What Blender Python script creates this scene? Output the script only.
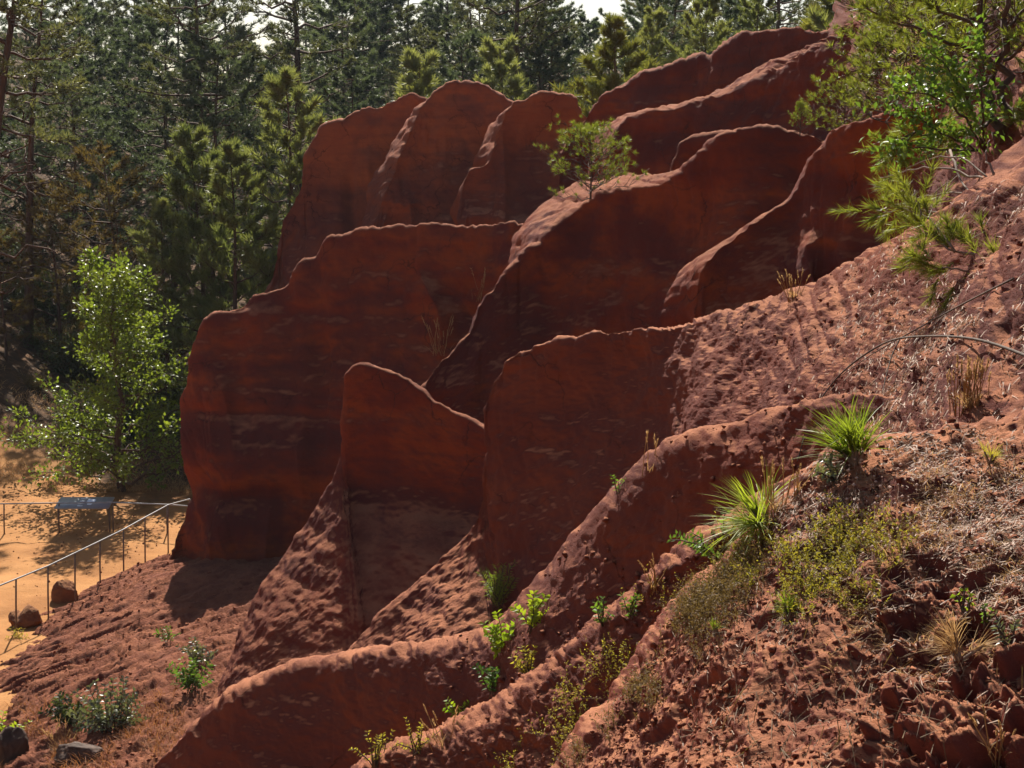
import bpy, bmesh, math, random
import numpy as np
from mathutils import Vector, Matrix, Euler

for o in list(bpy.data.objects): bpy.data.objects.remove(o)
SC = bpy.context.scene
COL = SC.collection

# ------------------------------------------------------------------ camera
F_PX, HORIZON, W, H = 1400.0, 150.0, 1024, 768
PITCH = math.atan((H/2 - HORIZON)/F_PX)
CAM = np.array([0.0, 0.0, 10.0])
cd = bpy.data.cameras.new('camera'); cam = bpy.data.objects.new('camera', cd); COL.objects.link(cam)
cd.sensor_width = 36.0; cd.lens = F_PX/W*36.0; cd.clip_start = 0.05; cd.clip_end = 6000
cam.location = CAM; cam.rotation_euler = (math.pi/2 - PITCH, 0, 0)
SC.camera = cam

# ------------------------------------------------------------------ sky, sun, exposure
SUN_EL, SUN_AZ = 43.0, -6.0            # degrees; azimuth measured from +Y, negative to the left
world = bpy.data.worlds.new('World'); SC.world = world; world.use_nodes = True
wn = world.node_tree; wn.nodes.clear()
sky = wn.nodes.new('ShaderNodeTexSky'); sky.sky_type = 'NISHITA'; sky.sun_disc = False
sky.sun_elevation = math.radians(SUN_EL); sky.sun_rotation = math.radians(SUN_AZ)
sky.air_density = 1.0; sky.dust_density = 2.0; sky.ozone_density = 1.0
bg = wn.nodes.new('ShaderNodeBackground'); bg.inputs[1].default_value = 0.05
wo = wn.nodes.new('ShaderNodeOutputWorld')
wn.links.new(sky.outputs[0], bg.inputs[0]); wn.links.new(bg.outputs[0], wo.inputs[0])
sd = bpy.data.lights.new('sun', 'SUN'); sd.energy = 5.0; sd.angle = math.radians(0.55); sd.color = (1.0, 0.93, 0.82)
sun = bpy.data.objects.new('sun', sd); COL.objects.link(sun)
el, az = math.radians(SUN_EL), math.radians(SUN_AZ)
sdir = Vector((math.sin(az)*math.cos(el), math.cos(az)*math.cos(el), math.sin(el)))
sun.rotation_euler = sdir.to_track_quat('Z', 'Y').to_euler()
SC.view_settings.view_transform = 'Standard'; SC.view_settings.look = 'None'
SC.view_settings.gamma = 1.0; SC.view_settings.use_curve_mapping = False
SC.view_settings.exposure = 1.15
SC.render.engine = 'CYCLES'

# ------------------------------------------------------------------ helpers: pixels, noise, meshes
_c, _s = math.cos(PITCH), math.sin(PITCH)
def ray(px, py):
    u = (np.asarray(px, float) - W/2)/F_PX; v = (H/2 - np.asarray(py, float))/F_PX
    return np.stack([u, _c + v*_s, -_s + v*_c], -1)
def P(px, py, Y):
    d = ray(px, py); return CAM + d*(np.asarray(Y, float)/d[..., 1])[..., None]
def PG(px, py, z=0.0):
    d = ray(px, py); return CAM + d*((z - CAM[2])/d[..., 2])[..., None]
def proj(p):
    q = p - CAM; f = q[..., 1]*_c - q[..., 2]*_s; v = q[..., 1]*_s + q[..., 2]*_c
    return W/2 + F_PX*q[..., 0]/f, H/2 - F_PX*v/f

def _h(ix, iy, iz, k):
    n = (ix*374761393 + iy*668265263 + iz*2147483647 + k*974634777) & 0xffffffff
    n = ((n ^ (n >> 13))*1274126177) & 0xffffffff
    n = ((n ^ (n >> 15))*2246822519) & 0xffffffff
    return ((n ^ (n >> 16)) & 0xffff)/65535.0
def vnoise(p, k=0):
    """smooth value noise, -1..1"""
    i = np.floor(p).astype(np.int64); f = p - i; f = f*f*f*(f*(f*6 - 15) + 10)
    r = 0
    for dx in (0, 1):
        wx = f[..., 0] if dx else 1 - f[..., 0]
        for dy in (0, 1):
            wy = f[..., 1] if dy else 1 - f[..., 1]
            for dz in (0, 1):
                wz = f[..., 2] if dz else 1 - f[..., 2]
                r = r + wx*wy*wz*_h(i[..., 0]+dx, i[..., 1]+dy, i[..., 2]+dz, k)
    return r*2 - 1
def fbm(p, oct=4, gain=0.5, k=0):
    a, r, t = 1.0, 0, 0
    for o in range(oct):
        r = r + a*vnoise(p*(2.03**o) + o*17.3, k+o); t += a; a *= gain
    return r/t*1.6
def worley(p, k=0):
    """distance to nearest feature point (0..~1) and the cell's random value"""
    i = np.floor(p).astype(np.int64); best = np.full(p.shape[:-1], 9.0); cv = np.zeros(p.shape[:-1])
    for dx in (-1, 0, 1):
        for dy in (-1, 0, 1):
            for dz in (-1, 0, 1):
                a, b, c = i[..., 0]+dx, i[..., 1]+dy, i[..., 2]+dz
                fx = a + _h(a, b, c, k); fy = b + _h(a, b, c, k+1); fz = c + _h(a, b, c, k+2)
                d = (p[..., 0]-fx)**2 + (p[..., 1]-fy)**2 + (p[..., 2]-fz)**2
                m = d < best; best = np.where(m, d, best); cv = np.where(m, _h(a, b, c, k+3), cv)
    return np.sqrt(best), cv
def sstep(a, b, x):
    t = np.clip((x - a)/(b - a), 0, 1); return t*t*(3 - 2*t)

def mesh_np(name, verts, loops, nper, mats, smooth=True, midx=None):
    """verts (n,3); loops: flat index array of faces with nper corners each"""
    me = bpy.data.meshes.new(name)
    nf = len(loops)//nper
    me.vertices.add(len(verts)); me.vertices.foreach_set('co', np.ascontiguousarray(verts, np.float32).ravel())
    me.loops.add(len(loops)); me.loops.foreach_set('vertex_index', np.ascontiguousarray(loops, np.int32))
    me.polygons.add(nf); me.polygons.foreach_set('loop_start', np.arange(0, nf*nper, nper, dtype=np.int32))
    if smooth: me.polygons.foreach_set('use_smooth', np.ones(nf, bool))
    for m in (mats if isinstance(mats, (list, tuple)) else [mats]): me.materials.append(m)
    if midx is not None: me.polygons.foreach_set('material_index', np.ascontiguousarray(midx, np.int32))
    me.update(calc_edges=True); return me
def link(name, me, parent=None, loc=None, **props):
    o = bpy.data.objects.new(name, me); COL.objects.link(o)
    if parent is not None: o.parent = parent
    if loc is not None: o.location = tuple(loc)
    for k, v in props.items():
        if v is not None: o[k] = v
    return o
def thing(name, label, cat, loc, rz=0.0, group=None):
    o = link(name, None, loc=loc, label=label, category=cat, group=group)
    o.rotation_euler = (0, 0, rz); o.empty_display_size = 0.1
    return o
def grid_mesh(name, V, mats):
    n, m = V.shape[:2]
    idx = np.arange(n*m).reshape(n, m)
    q = np.stack([idx[:-1, :-1], idx[1:, :-1], idx[1:, 1:], idx[:-1, 1:]], -1).reshape(-1)
    return mesh_np(name, V.reshape(-1, 3), q, 4, mats)

# ------------------------------------------------------------------ materials
def newmat(name):
    m = bpy.data.materials.new(name); m.use_nodes = True; nt = m.node_tree; nt.nodes.clear()
    out = nt.nodes.new('ShaderNodeOutputMaterial'); return m, nt, out
def N(nt, typ, **kw):
    n = nt.nodes.new(typ)
    for k, v in kw.items():
        if k.startswith('i_'):
            key = k[2:]; key = int(key) if key.isdigit() else key
            n.inputs[key].default_value = v
        else: setattr(n, k, v)
    return n
def ramp(nt, stops, fac=None):
    r = N(nt, 'ShaderNodeValToRGB'); e = r.color_ramp.elements
    while len(e) < len(stops): e.new(0.5)
    for i, (p, c) in enumerate(stops):
        e[i].position = p; e[i].color = (*c, 1) if len(c) == 3 else c
    if fac is not None: nt.links.new(fac, r.inputs[0])
    return r
def mixc(nt, fac, a, b, mode='MIX'):
    m = N(nt, 'ShaderNodeMix', data_type='RGBA', blend_type=mode)
    for s, v in ((m.inputs[0], fac), (m.inputs[6], a), (m.inputs[7], b)):
        if hasattr(v, 'links'): nt.links.new(v, s)
        elif isinstance(v, tuple): s.default_value = (*v, 1) if len(v) == 3 else v
        else: s.default_value = v
    return m.outputs[2]
def mth(nt, op, a, b=None, clamp=False):
    m = N(nt, 'ShaderNodeMath', operation=op, use_clamp=clamp)
    for i, v in enumerate((a, b)):
        if v is None: continue
        if hasattr(v, 'links'): nt.links.new(v, m.inputs[i])
        else: m.inputs[i].default_value = v
    return m.outputs[0]
def noise_n(nt, vec, scale, detail=5, rough=0.55, dist=0.0):
    n = N(nt, 'ShaderNodeTexNoise'); n.inputs['Scale'].default_value = scale
    n.inputs['Detail'].default_value = detail; n.inputs['Roughness'].default_value = rough
    n.inputs['Distortion'].default_value = dist
    nt.links.new(vec, n.inputs['Vector']); return n.outputs[0]
def mapping(nt, vec, scale=(1, 1, 1), rot=(0, 0, 0)):
    m = N(nt, 'ShaderNodeMapping'); m.inputs['Scale'].default_value = scale; m.inputs['Rotation'].default_value = rot
    nt.links.new(vec, m.inputs['Vector']); return m.outputs[0]
def bump(nt, h, strength, dist, prev=None):
    b = N(nt, 'ShaderNodeBump'); b.inputs['Strength'].default_value = strength; b.inputs['Distance'].default_value = dist
    nt.links.new(h, b.inputs['Height'])
    if prev is not None: nt.links.new(prev, b.inputs['Normal'])
    return b.outputs[0]

def ochre(name, stops, sunlit_dust=(0.48, 0.195, 0.100), sunlit_dust_amt=0.62, band=0.9, bumpk=1.0, speck=0.28, fine=1.0, weather=0.65):
    m, nt, out = newmat(name); L = nt.links.new
    geo = N(nt, 'ShaderNodeNewGeometry'); pos = geo.outputs['Position']
    zz = mapping(nt, pos, (0.10, 0.10, 1.0), (0.03, 0.05, 0))
    bands = noise_n(nt, zz, 0.62*band, 4, 0.55, 0.2)
    blot = noise_n(nt, pos, 0.7, 5, 0.6, 0.3)
    f = mth(nt, 'ADD', mth(nt, 'MULTIPLY', bands, 0.62), mth(nt, 'MULTIPLY', blot, 0.38))
    col = ramp(nt, stops, f).outputs[0]
    # thin darker / paler laminae
    thin = noise_n(nt, mapping(nt, pos, (0.6, 0.6, 6.0), (0.04, 0.03, 0)), 2.2, 5, 0.6, 0.15)
    col = mixc(nt, mth(nt, 'MULTIPLY', ramp(nt, [(0.35, (1, 1, 1)), (0.5, (0, 0, 0))], thin).outputs[0], 0.16), col, (0.15, 0.04, 0.028))
    # dark and pale specks / stains
    st = noise_n(nt, pos, 3.2, 6, 0.7)
    col = mixc(nt, mth(nt, 'MULTIPLY', ramp(nt, [(0.52, (0, 0, 0)), (0.72, (1, 1, 1))], st).outputs[0], speck), col, (0.12, 0.045, 0.035))
    st2 = noise_n(nt, pos, 21.0, 4, 0.7)
    col = mixc(nt, mth(nt, 'MULTIPLY', ramp(nt, [(0.55, (0, 0, 0)), (0.75, (1, 1, 1))], st2).outputs[0], 0.35*speck), col, (0.10, 0.04, 0.03))
    # weathered grey-maroon skin on faces that lean back, fresh ochre where they stand upright
    sx = N(nt, 'ShaderNodeSeparateXYZ'); L(geo.outputs['Normal'], sx.inputs[0])
    wz = mth(nt, 'ADD', mth(nt, 'MULTIPLY', sx.outputs[2], 0.35), noise_n(nt, pos, 0.28, 6, 0.62))
    wm = ramp(nt, [(0.46, (0, 0, 0)), (0.76, (1, 1, 1))], wz).outputs[0]
    col = mixc(nt, mth(nt, 'MULTIPLY', wm, weather), col, (0.105, 0.037, 0.034))
    crk = N(nt, 'ShaderNodeTexVoronoi', feature='DISTANCE_TO_EDGE'); crk.inputs['Scale'].default_value = 0.9
    wv = N(nt, 'ShaderNodeVectorMath', operation='ADD'); nv = N(nt, 'ShaderNodeTexNoise'); nv.inputs['Scale'].default_value = 1.6; nv.inputs['Detail'].default_value = 5
    L(pos, nv.inputs['Vector']); L(pos, wv.inputs[0]); L(nv.outputs['Color'], wv.inputs[1]); L(wv.outputs[0], crk.inputs['Vector'])
    cm = ramp(nt, [(0.0, (1, 1, 1)), (0.018, (0, 0, 0))], crk.outputs['Distance']).outputs[0]
    cg = ramp(nt, [(0.50, (0, 0, 0)), (0.62, (1, 1, 1))], noise_n(nt, pos, 0.6, 3)).outputs[0]
    crack = mth(nt, 'MULTIPLY', cm, cg)
    col = mixc(nt, mth(nt, 'MULTIPLY', crack, 0.7), col, (0.05, 0.02, 0.015))
    # pale dusty tone on flatter ground, with sunlit brightness put into its colour
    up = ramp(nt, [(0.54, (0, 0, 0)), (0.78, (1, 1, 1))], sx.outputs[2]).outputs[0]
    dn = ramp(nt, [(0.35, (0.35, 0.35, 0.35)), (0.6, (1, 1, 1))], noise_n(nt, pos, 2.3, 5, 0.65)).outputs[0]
    col = mixc(nt, mth(nt, 'MULTIPLY', mth(nt, 'MULTIPLY', up, dn), sunlit_dust_amt), col, sunlit_dust)
    b0 = bump(nt, mth(nt, 'SUBTRACT', 1.0, crack), 0.6, 0.05)
    b1 = bump(nt, noise_n(nt, pos, 9.0, 8, 0.75), 0.7*bumpk, 0.09, b0)
    b2 = bump(nt, noise_n(nt, mapping(nt, pos, (1, 1, 2.2)), 26.0*fine, 6, 0.75), 0.9*bumpk, 0.045, b1)
    b3 = bump(nt, noise_n(nt, mapping(nt, pos, (0.5, 0.5, 9.0)), 2.5, 4, 0.6), 0.14*bumpk, 0.06, b2)
    bs = N(nt, 'ShaderNodeBsdfPrincipled'); bs.inputs['Roughness'].default_value = 0.95
    bs.inputs['Specular IOR Level'].default_value = 0.12
    L(col, bs.inputs['Base Color']); L(b3, bs.inputs['Normal']); L(bs.outputs[0], out.inputs[0])
    return m
RED = [(0.34, (0.105, 0.025, 0.022)), (0.43, (0.155, 0.034, 0.024)), (0.50, (0.25, 0.048, 0.022)), (0.56, (0.34, 0.072, 0.022)), (0.63, (0.165, 0.037, 0.027)), (0.75, (0.11, 0.029, 0.026))]
BRK = [(0.32, (0.115, 0.033, 0.025)), (0.45, (0.18, 0.048, 0.030)), (0.56, (0.25, 0.068, 0.033)), (0.72, (0.14, 0.042, 0.031))]
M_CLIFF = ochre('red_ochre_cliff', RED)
M_FAR = ochre('far_ochre_cliff', [(0.32, (0.19, 0.056, 0.036)), (0.45, (0.27, 0.076, 0.038)), (0.56, (0.38, 0.108, 0.042)), (0.72, (0.24, 0.076, 0.046))], bumpk=0.8)  # lightened colour: haze over the distant cliff is partly painted in
M_SOIL = ochre('brown_ochre_soil', BRK, sunlit_dust=(0.48, 0.195, 0.100), sunlit_dust_amt=0.80, bumpk=0.8, speck=0.3)
M_APRON = ochre('apron_ochre_soil', BRK, sunlit_dust=(0.42, 0.17, 0.085), sunlit_dust_amt=0.55, bumpk=1.0, speck=0.3)  # toned down from M_SOIL: shading on the apron put into the colour
M_NEAR = ochre('near_ochre_soil', BRK, sunlit_dust=(0.45, 0.188, 0.096), sunlit_dust_amt=0.85, bumpk=0.6, speck=0.35, fine=2.2)
def sandmat():
    m, nt, out = newmat('orange_sand'); L = nt.links.new
    pos = N(nt, 'ShaderNodeNewGeometry').outputs['Position']
    col = ramp(nt, [(0.3, (0.23, 0.100, 0.036)), (0.5, (0.33, 0.155, 0.056)), (0.7, (0.38, 0.19, 0.072))], noise_n(nt, pos, 0.55, 6, 0.6)).outputs[0]
    # woodland floor: brown litter further back, spread and darkened in place of tree shade
    sx = N(nt, 'ShaderNodeSeparateXYZ'); L(pos, sx.inputs[0])
    bk_ = N(nt, 'ShaderNodeMapRange'); bk_.inputs[1].default_value = -12.0; bk_.inputs[2].default_value = -14.5; bk_.inputs[3].default_value = 0.0; bk_.inputs[4].default_value = -3.2; L(sx.outputs[0], bk_.inputs[0])
    fw = mth(nt, 'ADD', mth(nt, 'ADD', sx.outputs[1], bk_.outputs[0]), mth(nt, 'MULTIPLY', noise_n(nt, pos, 0.35, 5, 0.65), 9.0))
    k = N(nt, 'ShaderNodeMapRange'); k.inputs[1].default_value = 43.5; k.inputs[2].default_value = 46; L(fw, k.inputs[0])
    lit = ramp(nt, [(0.3, (0.04, 0.026, 0.016)), (0.55, (0.09, 0.05, 0.026)), (0.75, (0.20, 0.095, 0.04))], noise_n(nt, pos, 2.6, 6, 0.7)).outputs[0]
    col = mixc(nt, k.outputs[0], col, lit)
    sp = noise_n(nt, pos, 5.0, 5, 0.75)
    col = mixc(nt, mth(nt, 'MULTIPLY', ramp(nt, [(0.6, (0, 0, 0)), (0.75, (1, 1, 1))], sp).outputs[0], 0.4), col, (0.20, 0.09, 0.04))
    nb = bump(nt, noise_n(nt, pos, 9.0, 6, 0.7), 0.5, 0.06)
    bs = N(nt, 'ShaderNodeBsdfPrincipled'); bs.inputs['Roughness'].default_value = 0.95; bs.inputs['Specular IOR Level'].default_value = 0.1
    L(col, bs.inputs['Base Color']); L(nb, bs.inputs['Normal']); L(bs.outputs[0], out.inputs[0])
    return m
M_SAND = sandmat()
def leafmat(name, c1, c2, trans=0.45, rough=0.55, spec=0.3, scale=2.0, tcol=None):
    """thin leaf or needle: diffuse + translucent, colour varies through space and from copy to copy"""
    m, nt, out = newmat(name); L = nt.links.new
    pos = N(nt, 'ShaderNodeNewGeometry').outputs['Position']
    oi = N(nt, 'ShaderNodeObjectInfo')
    n = noise_n(nt, pos, scale, 3, 0.6)
    f = mth(nt, 'ADD', mth(nt, 'MULTIPLY', mth(nt, 'SUBTRACT', n, 0.5), 1.8), mth(nt, 'MULTIPLY', oi.outputs['Random'], 0.6))
    f = mth(nt, 'ADD', f, 0.2, True)
    col = mixc(nt, f, c1, c2)
    bs = N(nt, 'ShaderNodeBsdfPrincipled'); bs.inputs['Roughness'].default_value = rough; bs.inputs['Specular IOR Level'].default_value = spec
    L(col, bs.inputs['Base Color'])
    tr = N(nt, 'ShaderNodeBsdfTranslucent')
    t = mixc(nt, 1.0, col, tcol if tcol else (1.25, 1.25, 0.6), 'MULTIPLY'); L(t, tr.inputs['Color'])
    mx = N(nt, 'ShaderNodeMixShader'); mx.inputs[0].default_value = trans
    L(bs.outputs[0], mx.inputs[1]); L(tr.outputs[0], mx.inputs[2]); L(mx.outputs[0], out.inputs[0])
    return m
def plainmat(name, c1, c2, scale=6.0, rough=0.85, bumpk=0.4, metal=0.0, spec=0.3, stretch=(1, 1, 1)):
    m, nt, out = newmat(name); L = nt.links.new
    tc = N(nt, 'ShaderNodeTexCoord').outputs['Object']
    v = mapping(nt, tc, stretch)
    n = noise_n(nt, v, scale, 5, 0.65)
    col = ramp(nt, [(0.3, c1), (0.7, c2)], n).outputs[0]
    bs = N(nt, 'ShaderNodeBsdfPrincipled'); bs.inputs['Roughness'].default_value = rough; bs.inputs['Metallic'].default_value = metal
    bs.inputs['Specular IOR Level'].default_value = spec
    L(col, bs.inputs['Base Color'])
    if bumpk: L(bump(nt, n, bumpk, 0.05), bs.inputs['Normal'])
    L(bs.outputs[0], out.inputs[0]); return m

# ------------------------------------------------------------------ landforms
LOFT = {}
def loft(key, name, st, nu, nf, nb, mat, label, amp, back=(0.3, 2.5, -2.2), smooth=6, cat=None, extra=None, seed=0, knots=None, neck=None):
    """st: stations (px,py,Y, bx,by,bY, p[, back]) along the crest; front face runs from crest to base,
    back face falls away behind.  amp: displacement amplitudes in metres."""
    C = np.array([P(s[0], s[1], s[2]) for s in st]); B = np.array([P(s[3], s[4], s[5]) for s in st])
    pw = np.array([s[6] for s in st], float)
    bk = np.array([s[7] if len(s) > 7 else back for s in st], float)
    dd = np.linalg.norm(np.diff(C, axis=0), axis=1) + 0.25*np.linalg.norm(np.diff(B, axis=0), axis=1)
    cu = np.concatenate([[0], np.cumsum(dd)]); u = np.linspace(0, cu[-1], nu)
    itp = lambda A: np.stack([np.interp(u, cu, A[:, k]) for k in range(A.shape[1])], -1) if A.ndim == 2 else np.interp(u, cu, A)
    Ci, Bi, pi, bi = itp(C), itp(B), itp(pw), itp(bk)
    for _ in range(3):                                          # soften the station corners, base more than crest
        Bi[1:-1] = (Bi[:-2] + 2*Bi[1:-1] + Bi[2:])/4; bi[1:-1] = (bi[:-2] + 2*bi[1:-1] + bi[2:])/4
    for _ in range(max(3, nu//60)):
        Ci[1:-1] = (Ci[:-2] + 2*Ci[1:-1] + Ci[2:])/4
        for _k in range(4): Bi[1:-1] = (Bi[:-2] + 2*Bi[1:-1] + Bi[2:])/4
    ca = amp.get('crest', 0.05)*np.clip(Ci[:, 1]/20, 0.4, 2)    # uneven, notched crest
    cq = lambda f: np.stack([u*f + seed*3.1, u*0 + seed, u*0], -1)
    cn = fbm(cq(0.9), 3, k=130) + 0.8*np.minimum(0, fbm(cq(2.6), 3, 0.6, k=133) + 0.1) + 0.25*fbm(cq(9.0), 2, k=136)
    t = np.linspace(0, 1, nf)**0.9
    hf = t[None, :]**pi[:, None]
    if knots:                                                   # own face profile where the fin is steep (p > 1.4)
        k_ = np.array(knots); hk = np.interp(t, k_[:, 0], k_[:, 1])
        for _ in range(20): hk[1:-1] = (hk[:-2] + 2*hk[1:-1] + hk[2:])/4
        wk = sstep(1.4, 2.0, pi)[:, None]; hf = hf*(1 - wk) + hk[None]*wk
    if neck is not None:                                        # wall above a given height, even slope below it
        nz = np.interp(u/cu[-1], [0, 0.5, 1], [neck[0], neck[0], neck[1]]) + 0.12*fbm(np.stack([u*0.8, u*0, u*0], -1), 3, k=140)
        tn = np.clip((Ci[:, 2] - nz)/(Ci[:, 2] - Bi[:, 2]), 0, 0.9)[:, None]; k0 = 0.10*np.clip(tn*3, 0, 1)
        hf = np.where(t[None] < tn, k0*t[None]/np.maximum(tn, 1e-4), k0 + (1 - k0)*(t[None] - tn)/(1 - tn))
        for _ in range(160): hf[:, 1:-1] = (hf[:, :-2] + 2*hf[:, 1:-1] + hf[:, 2:])/4
    Fr = Ci[:, None] + (Bi - Ci)[:, None]*np.stack([hf, hf, np.broadcast_to(t, hf.shape)], -1)
    s = np.linspace(1, 0, nb + 1)[:-1]
    Bk = Ci[:, None] + bi[:, None]*np.stack([s, s, s**1.6], -1)[None]
    V = np.concatenate([Bk, Fr], 1)
    wc = np.concatenate([(1 - s)**2, np.clip(1 - t*5, 0, 1)**2]); V[..., 2] += (ca*cn)[:, None]*wc[None]
    for _ in range(smooth): V[:, 1:-1] = (V[:, :-2] + 2*V[:, 1:-1] + V[:, 2:])/4
    du = np.gradient(V, axis=0); dv = np.gradient(V, axis=1)
    n = np.cross(du, dv); n /= np.linalg.norm(n, axis=-1, keepdims=True) + 1e-9
    if n[nu//2, -nf//2, 1] > 0: n = -n                          # face the camera side
    g = lambda k: amp.get(k, 0.0)
    sd_ = seed*11.7
    tv = np.concatenate([-s, t])[None, :]; below = sstep(0.02, 0.30, tv)
    d = g('large')*fbm(V*0.45 + sd_, 3)*(0.35 + 0.65*below)
    if g('gully'):                                              # broad buttresses and gullies down the face
        qg = np.stack([np.broadcast_to(u[:, None], V.shape[:2])*(g('yf') or 0.55) + 0.25*vnoise(V*0.5 + 2, 4), np.broadcast_to(tv*0.9, V.shape[:2]), np.full(V.shape[:2], sd_)], -1)
        gg = fbm(qg, 3, 0.5, k=120); d = d + g('gully')*below*(0.25 - np.abs(gg)*1.2 + 0.3*gg)
    if g('mid'): d = d + g('mid')*fbm(V*1.9 + sd_, 4, k=7)
    if g('fine'): d = d + g('fine')*fbm(V*np.array([7, 7, 10.0]) + sd_, 4, 0.6, k=13)
    arc = np.broadcast_to(u[:, None], V.shape[:2])
    if g('rill'):
        tt = np.concatenate([-s, t]); q = np.stack([arc*g('rf') if g('rf') else arc*2.2, np.broadcast_to(tt*1.3, arc.shape), np.full(arc.shape, sd_)], -1)
        q = q + 0.5*vnoise(V*1.2 + 5, 3)[..., None]*np.array([1.0, 0, 0])
        r = 1 - np.abs(fbm(q, 3, k=21))*1.6
        d = d - g('rill')*np.clip(r, 0, 1)**2*(0.35 + 0.65*sstep(-0.5, 0.4, fbm(V*0.6 + 9, 2, k=30)))
    if g('strata'):
        zq = np.stack([V[..., 0]*0.12 + sd_, V[..., 1]*0.12, V[..., 2]*2.6 + 0.25*vnoise(V*0.7, 5)], -1)
        d = d + g('strata')*fbm(zq, 4, 0.45, k=41)
    if g('clod'):
        w, cv = worley(V*g('cf') if g('cf') else V*5.0, 3); m = sstep(-0.25, 0.35, fbm(V*0.9 + 31, 3, k=50))
        d = d + g('clod')*m*(0.6 - w*w)*(0.15 + 1.5*cv*cv)
        w2, cv2 = worley(V*(g('cf') or 5.0)*2.7, 8)
        d = d + 0.40*g('clod')*(0.5 - w2*w2)*(0.1 + 1.4*cv2*cv2)
    if g('crag'):                                               # sharp broken relief
        c = 1 - np.abs(fbm(V*(g('gf') or 4.0)*np.array([1, 1, 1.5]) + 3 + sd_, 5, 0.62, k=110))*2
        d = d + g('crag')*c
    if extra is not None: d = d + extra(V, arc/cu[-1], np.broadcast_to(np.concatenate([-s, t]), arc.shape))
    V = V + n*d[..., None]
    px, py = proj(V)
    LOFT[key] = (V, n, px, py, nb)
    o = link(name, grid_mesh(name, V, mat), kind='structure', label=label)
    return o
def on(key, px, py):
    """point of landform `key` (camera side) seen at this pixel"""
    V, n, X, Yp, nb = LOFT[key]
    d = (X[:, nb:] - px)**2 + (Yp[:, nb:] - py)**2 + 0.0
    dep = V[:, nb:, 1]
    near = d < max(9.0, d.min()*1.5 + 1)
    i = np.argmin(np.where(near, dep, 1e9)); i = np.unravel_index(i, d.shape)
    return V[:, nb:][i].copy()
# ---- far cliff, three buttresses and the ridges behind
FARA = dict(gully=0.35, yf=0.4, large=0.18, mid=0.06, fine=0.016, strata=0.06, rill=0.05, rf=0.9)
loft('A1', 'far_cliff', [
    (258,306,45, 255,340,44,1.3),(268,286,45.2, 262,342,44,1.3),(279,250,45.6, 272,345,44,1.5),(283,215,46, 282,345,44,1.6),
    (296,195,46.2, 292,345,44,1.7),(303,175,46.3, 300,345,44,1.8),(305,150,46.5, 310,345,44,1.8),(318,125,46.5, 325,345,44,1.8),
    (345,112,46.5, 348,345,44,1.8),(375,102,46.5, 375,345,44,1.8),(398,92,46.5, 396,340,44,1.8),(412,90,46.5, 412,330,44,1.6),
    (428,98,46.5, 428,320,44,1.5),(450,105,46.5, 450,300,44,1.5)],
    150, 110, 14, M_FAR, 'tall leftmost buttress of the far red cliff', FARA, seed=1)
loft('A2', 'far_cliff', [
    (372,232,43.2, 366,262,43,1.2,(-0.6,0.6,-0.3)),(386,190,43.5, 380,262,43,1.2,(-0.7,0.9,-0.4)),(397,160,43.7, 396,262,43,1.3,(-0.8,1.0,-0.4)),
    (410,130,44.0, 410,262,43,1.4,(-0.7,1.1,-0.4)),(420,104,44.3, 425,262,43,1.5,(-0.6,1.4,-0.6)),(434,88,44.6, 440,265,42.6,1.7),
    (450,78,44.8, 455,265,42.4,1.9),(470,76,44.8, 472,265,42.4,1.9),(490,83,44.8, 488,265,42.4,1.9),(505,93,44.6, 502,265,42.4,1.8),(520,104,44.4, 518,260,42.4,1.6)],
    130, 100, 14, M_FAR, 'round topped middle buttress of the far red cliff', FARA, seed=2)
loft('A3', 'far_cliff', [
    (450,262,40.5, 450,270,40.4,1.2),(457,222,40.8, 455,275,40.2,1.3),(462,188,41.1, 463,275,40,1.4,(-0.5,1.2,-0.4)),(467,167,41.3, 470,275,40,1.6),
    (480,163,41.5, 480,275,39.8,1.7),(491,158,41.7, 488,275,39.8,1.8,(-0.6,1.0,-0.3)),(498,132,42, 496,275,39.7,1.8,(-0.6,1.0,-0.3)),(506,108,42.2, 504,275,39.6,1.8,(-0.5,1.4,-0.4)),
    (516,97,42.3, 515,275,39.6,1.9),(536,90,42.3, 535,275,39.6,2),(560,89,42.2, 560,270,39.6,2),(575,95,42, 575,270,39.6,2),(582,110,41.8, 584,265,39.6,1.8),(596,116,41.5, 598,262,39.6,1.6)],
    130, 100, 14, M_FAR, 'right buttress of the far red cliff with a stepped orange edge', FARA, seed=3)
loft('F', 'upper_ridge', [
    (560,150,39.5, 560,250,38.5,1.4),(574,126,39.8, 576,250,38.4,1.5),(588,110,40, 590,250,38.2,1.6),(598,94,39.8, 604,250,38,1.8),(618,80,39.5, 622,245,37.7,1.8),
    (640,68,39, 645,240,37.2,1.8),(680,61,38.3, 684,230,36.5,1.8),(713,53,37.7, 716,215,36,1.8),(722,44,37.4, 726,210,35.8,1.8),(736,34,37, 740,200,35.4,1.8),
    (765,25,36.2, 768,190,34.6,1.8),(800,24,35, 802,170,33.5,1.8),(828,28,34, 830,150,32.6,1.8),(860,30,33, 862,140,31.6,1.8),(900,20,32, 900,130,31,1.8)],
    170, 90, 18, M_CLIFF, 'dark upper ridge with a notched skyline below the pines', dict(large=0.3, mid=0.07, fine=0.016, strata=0.06, rill=0.08, rf=1.0), back=(0.3, 4.0, -0.8), seed=4)
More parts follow.
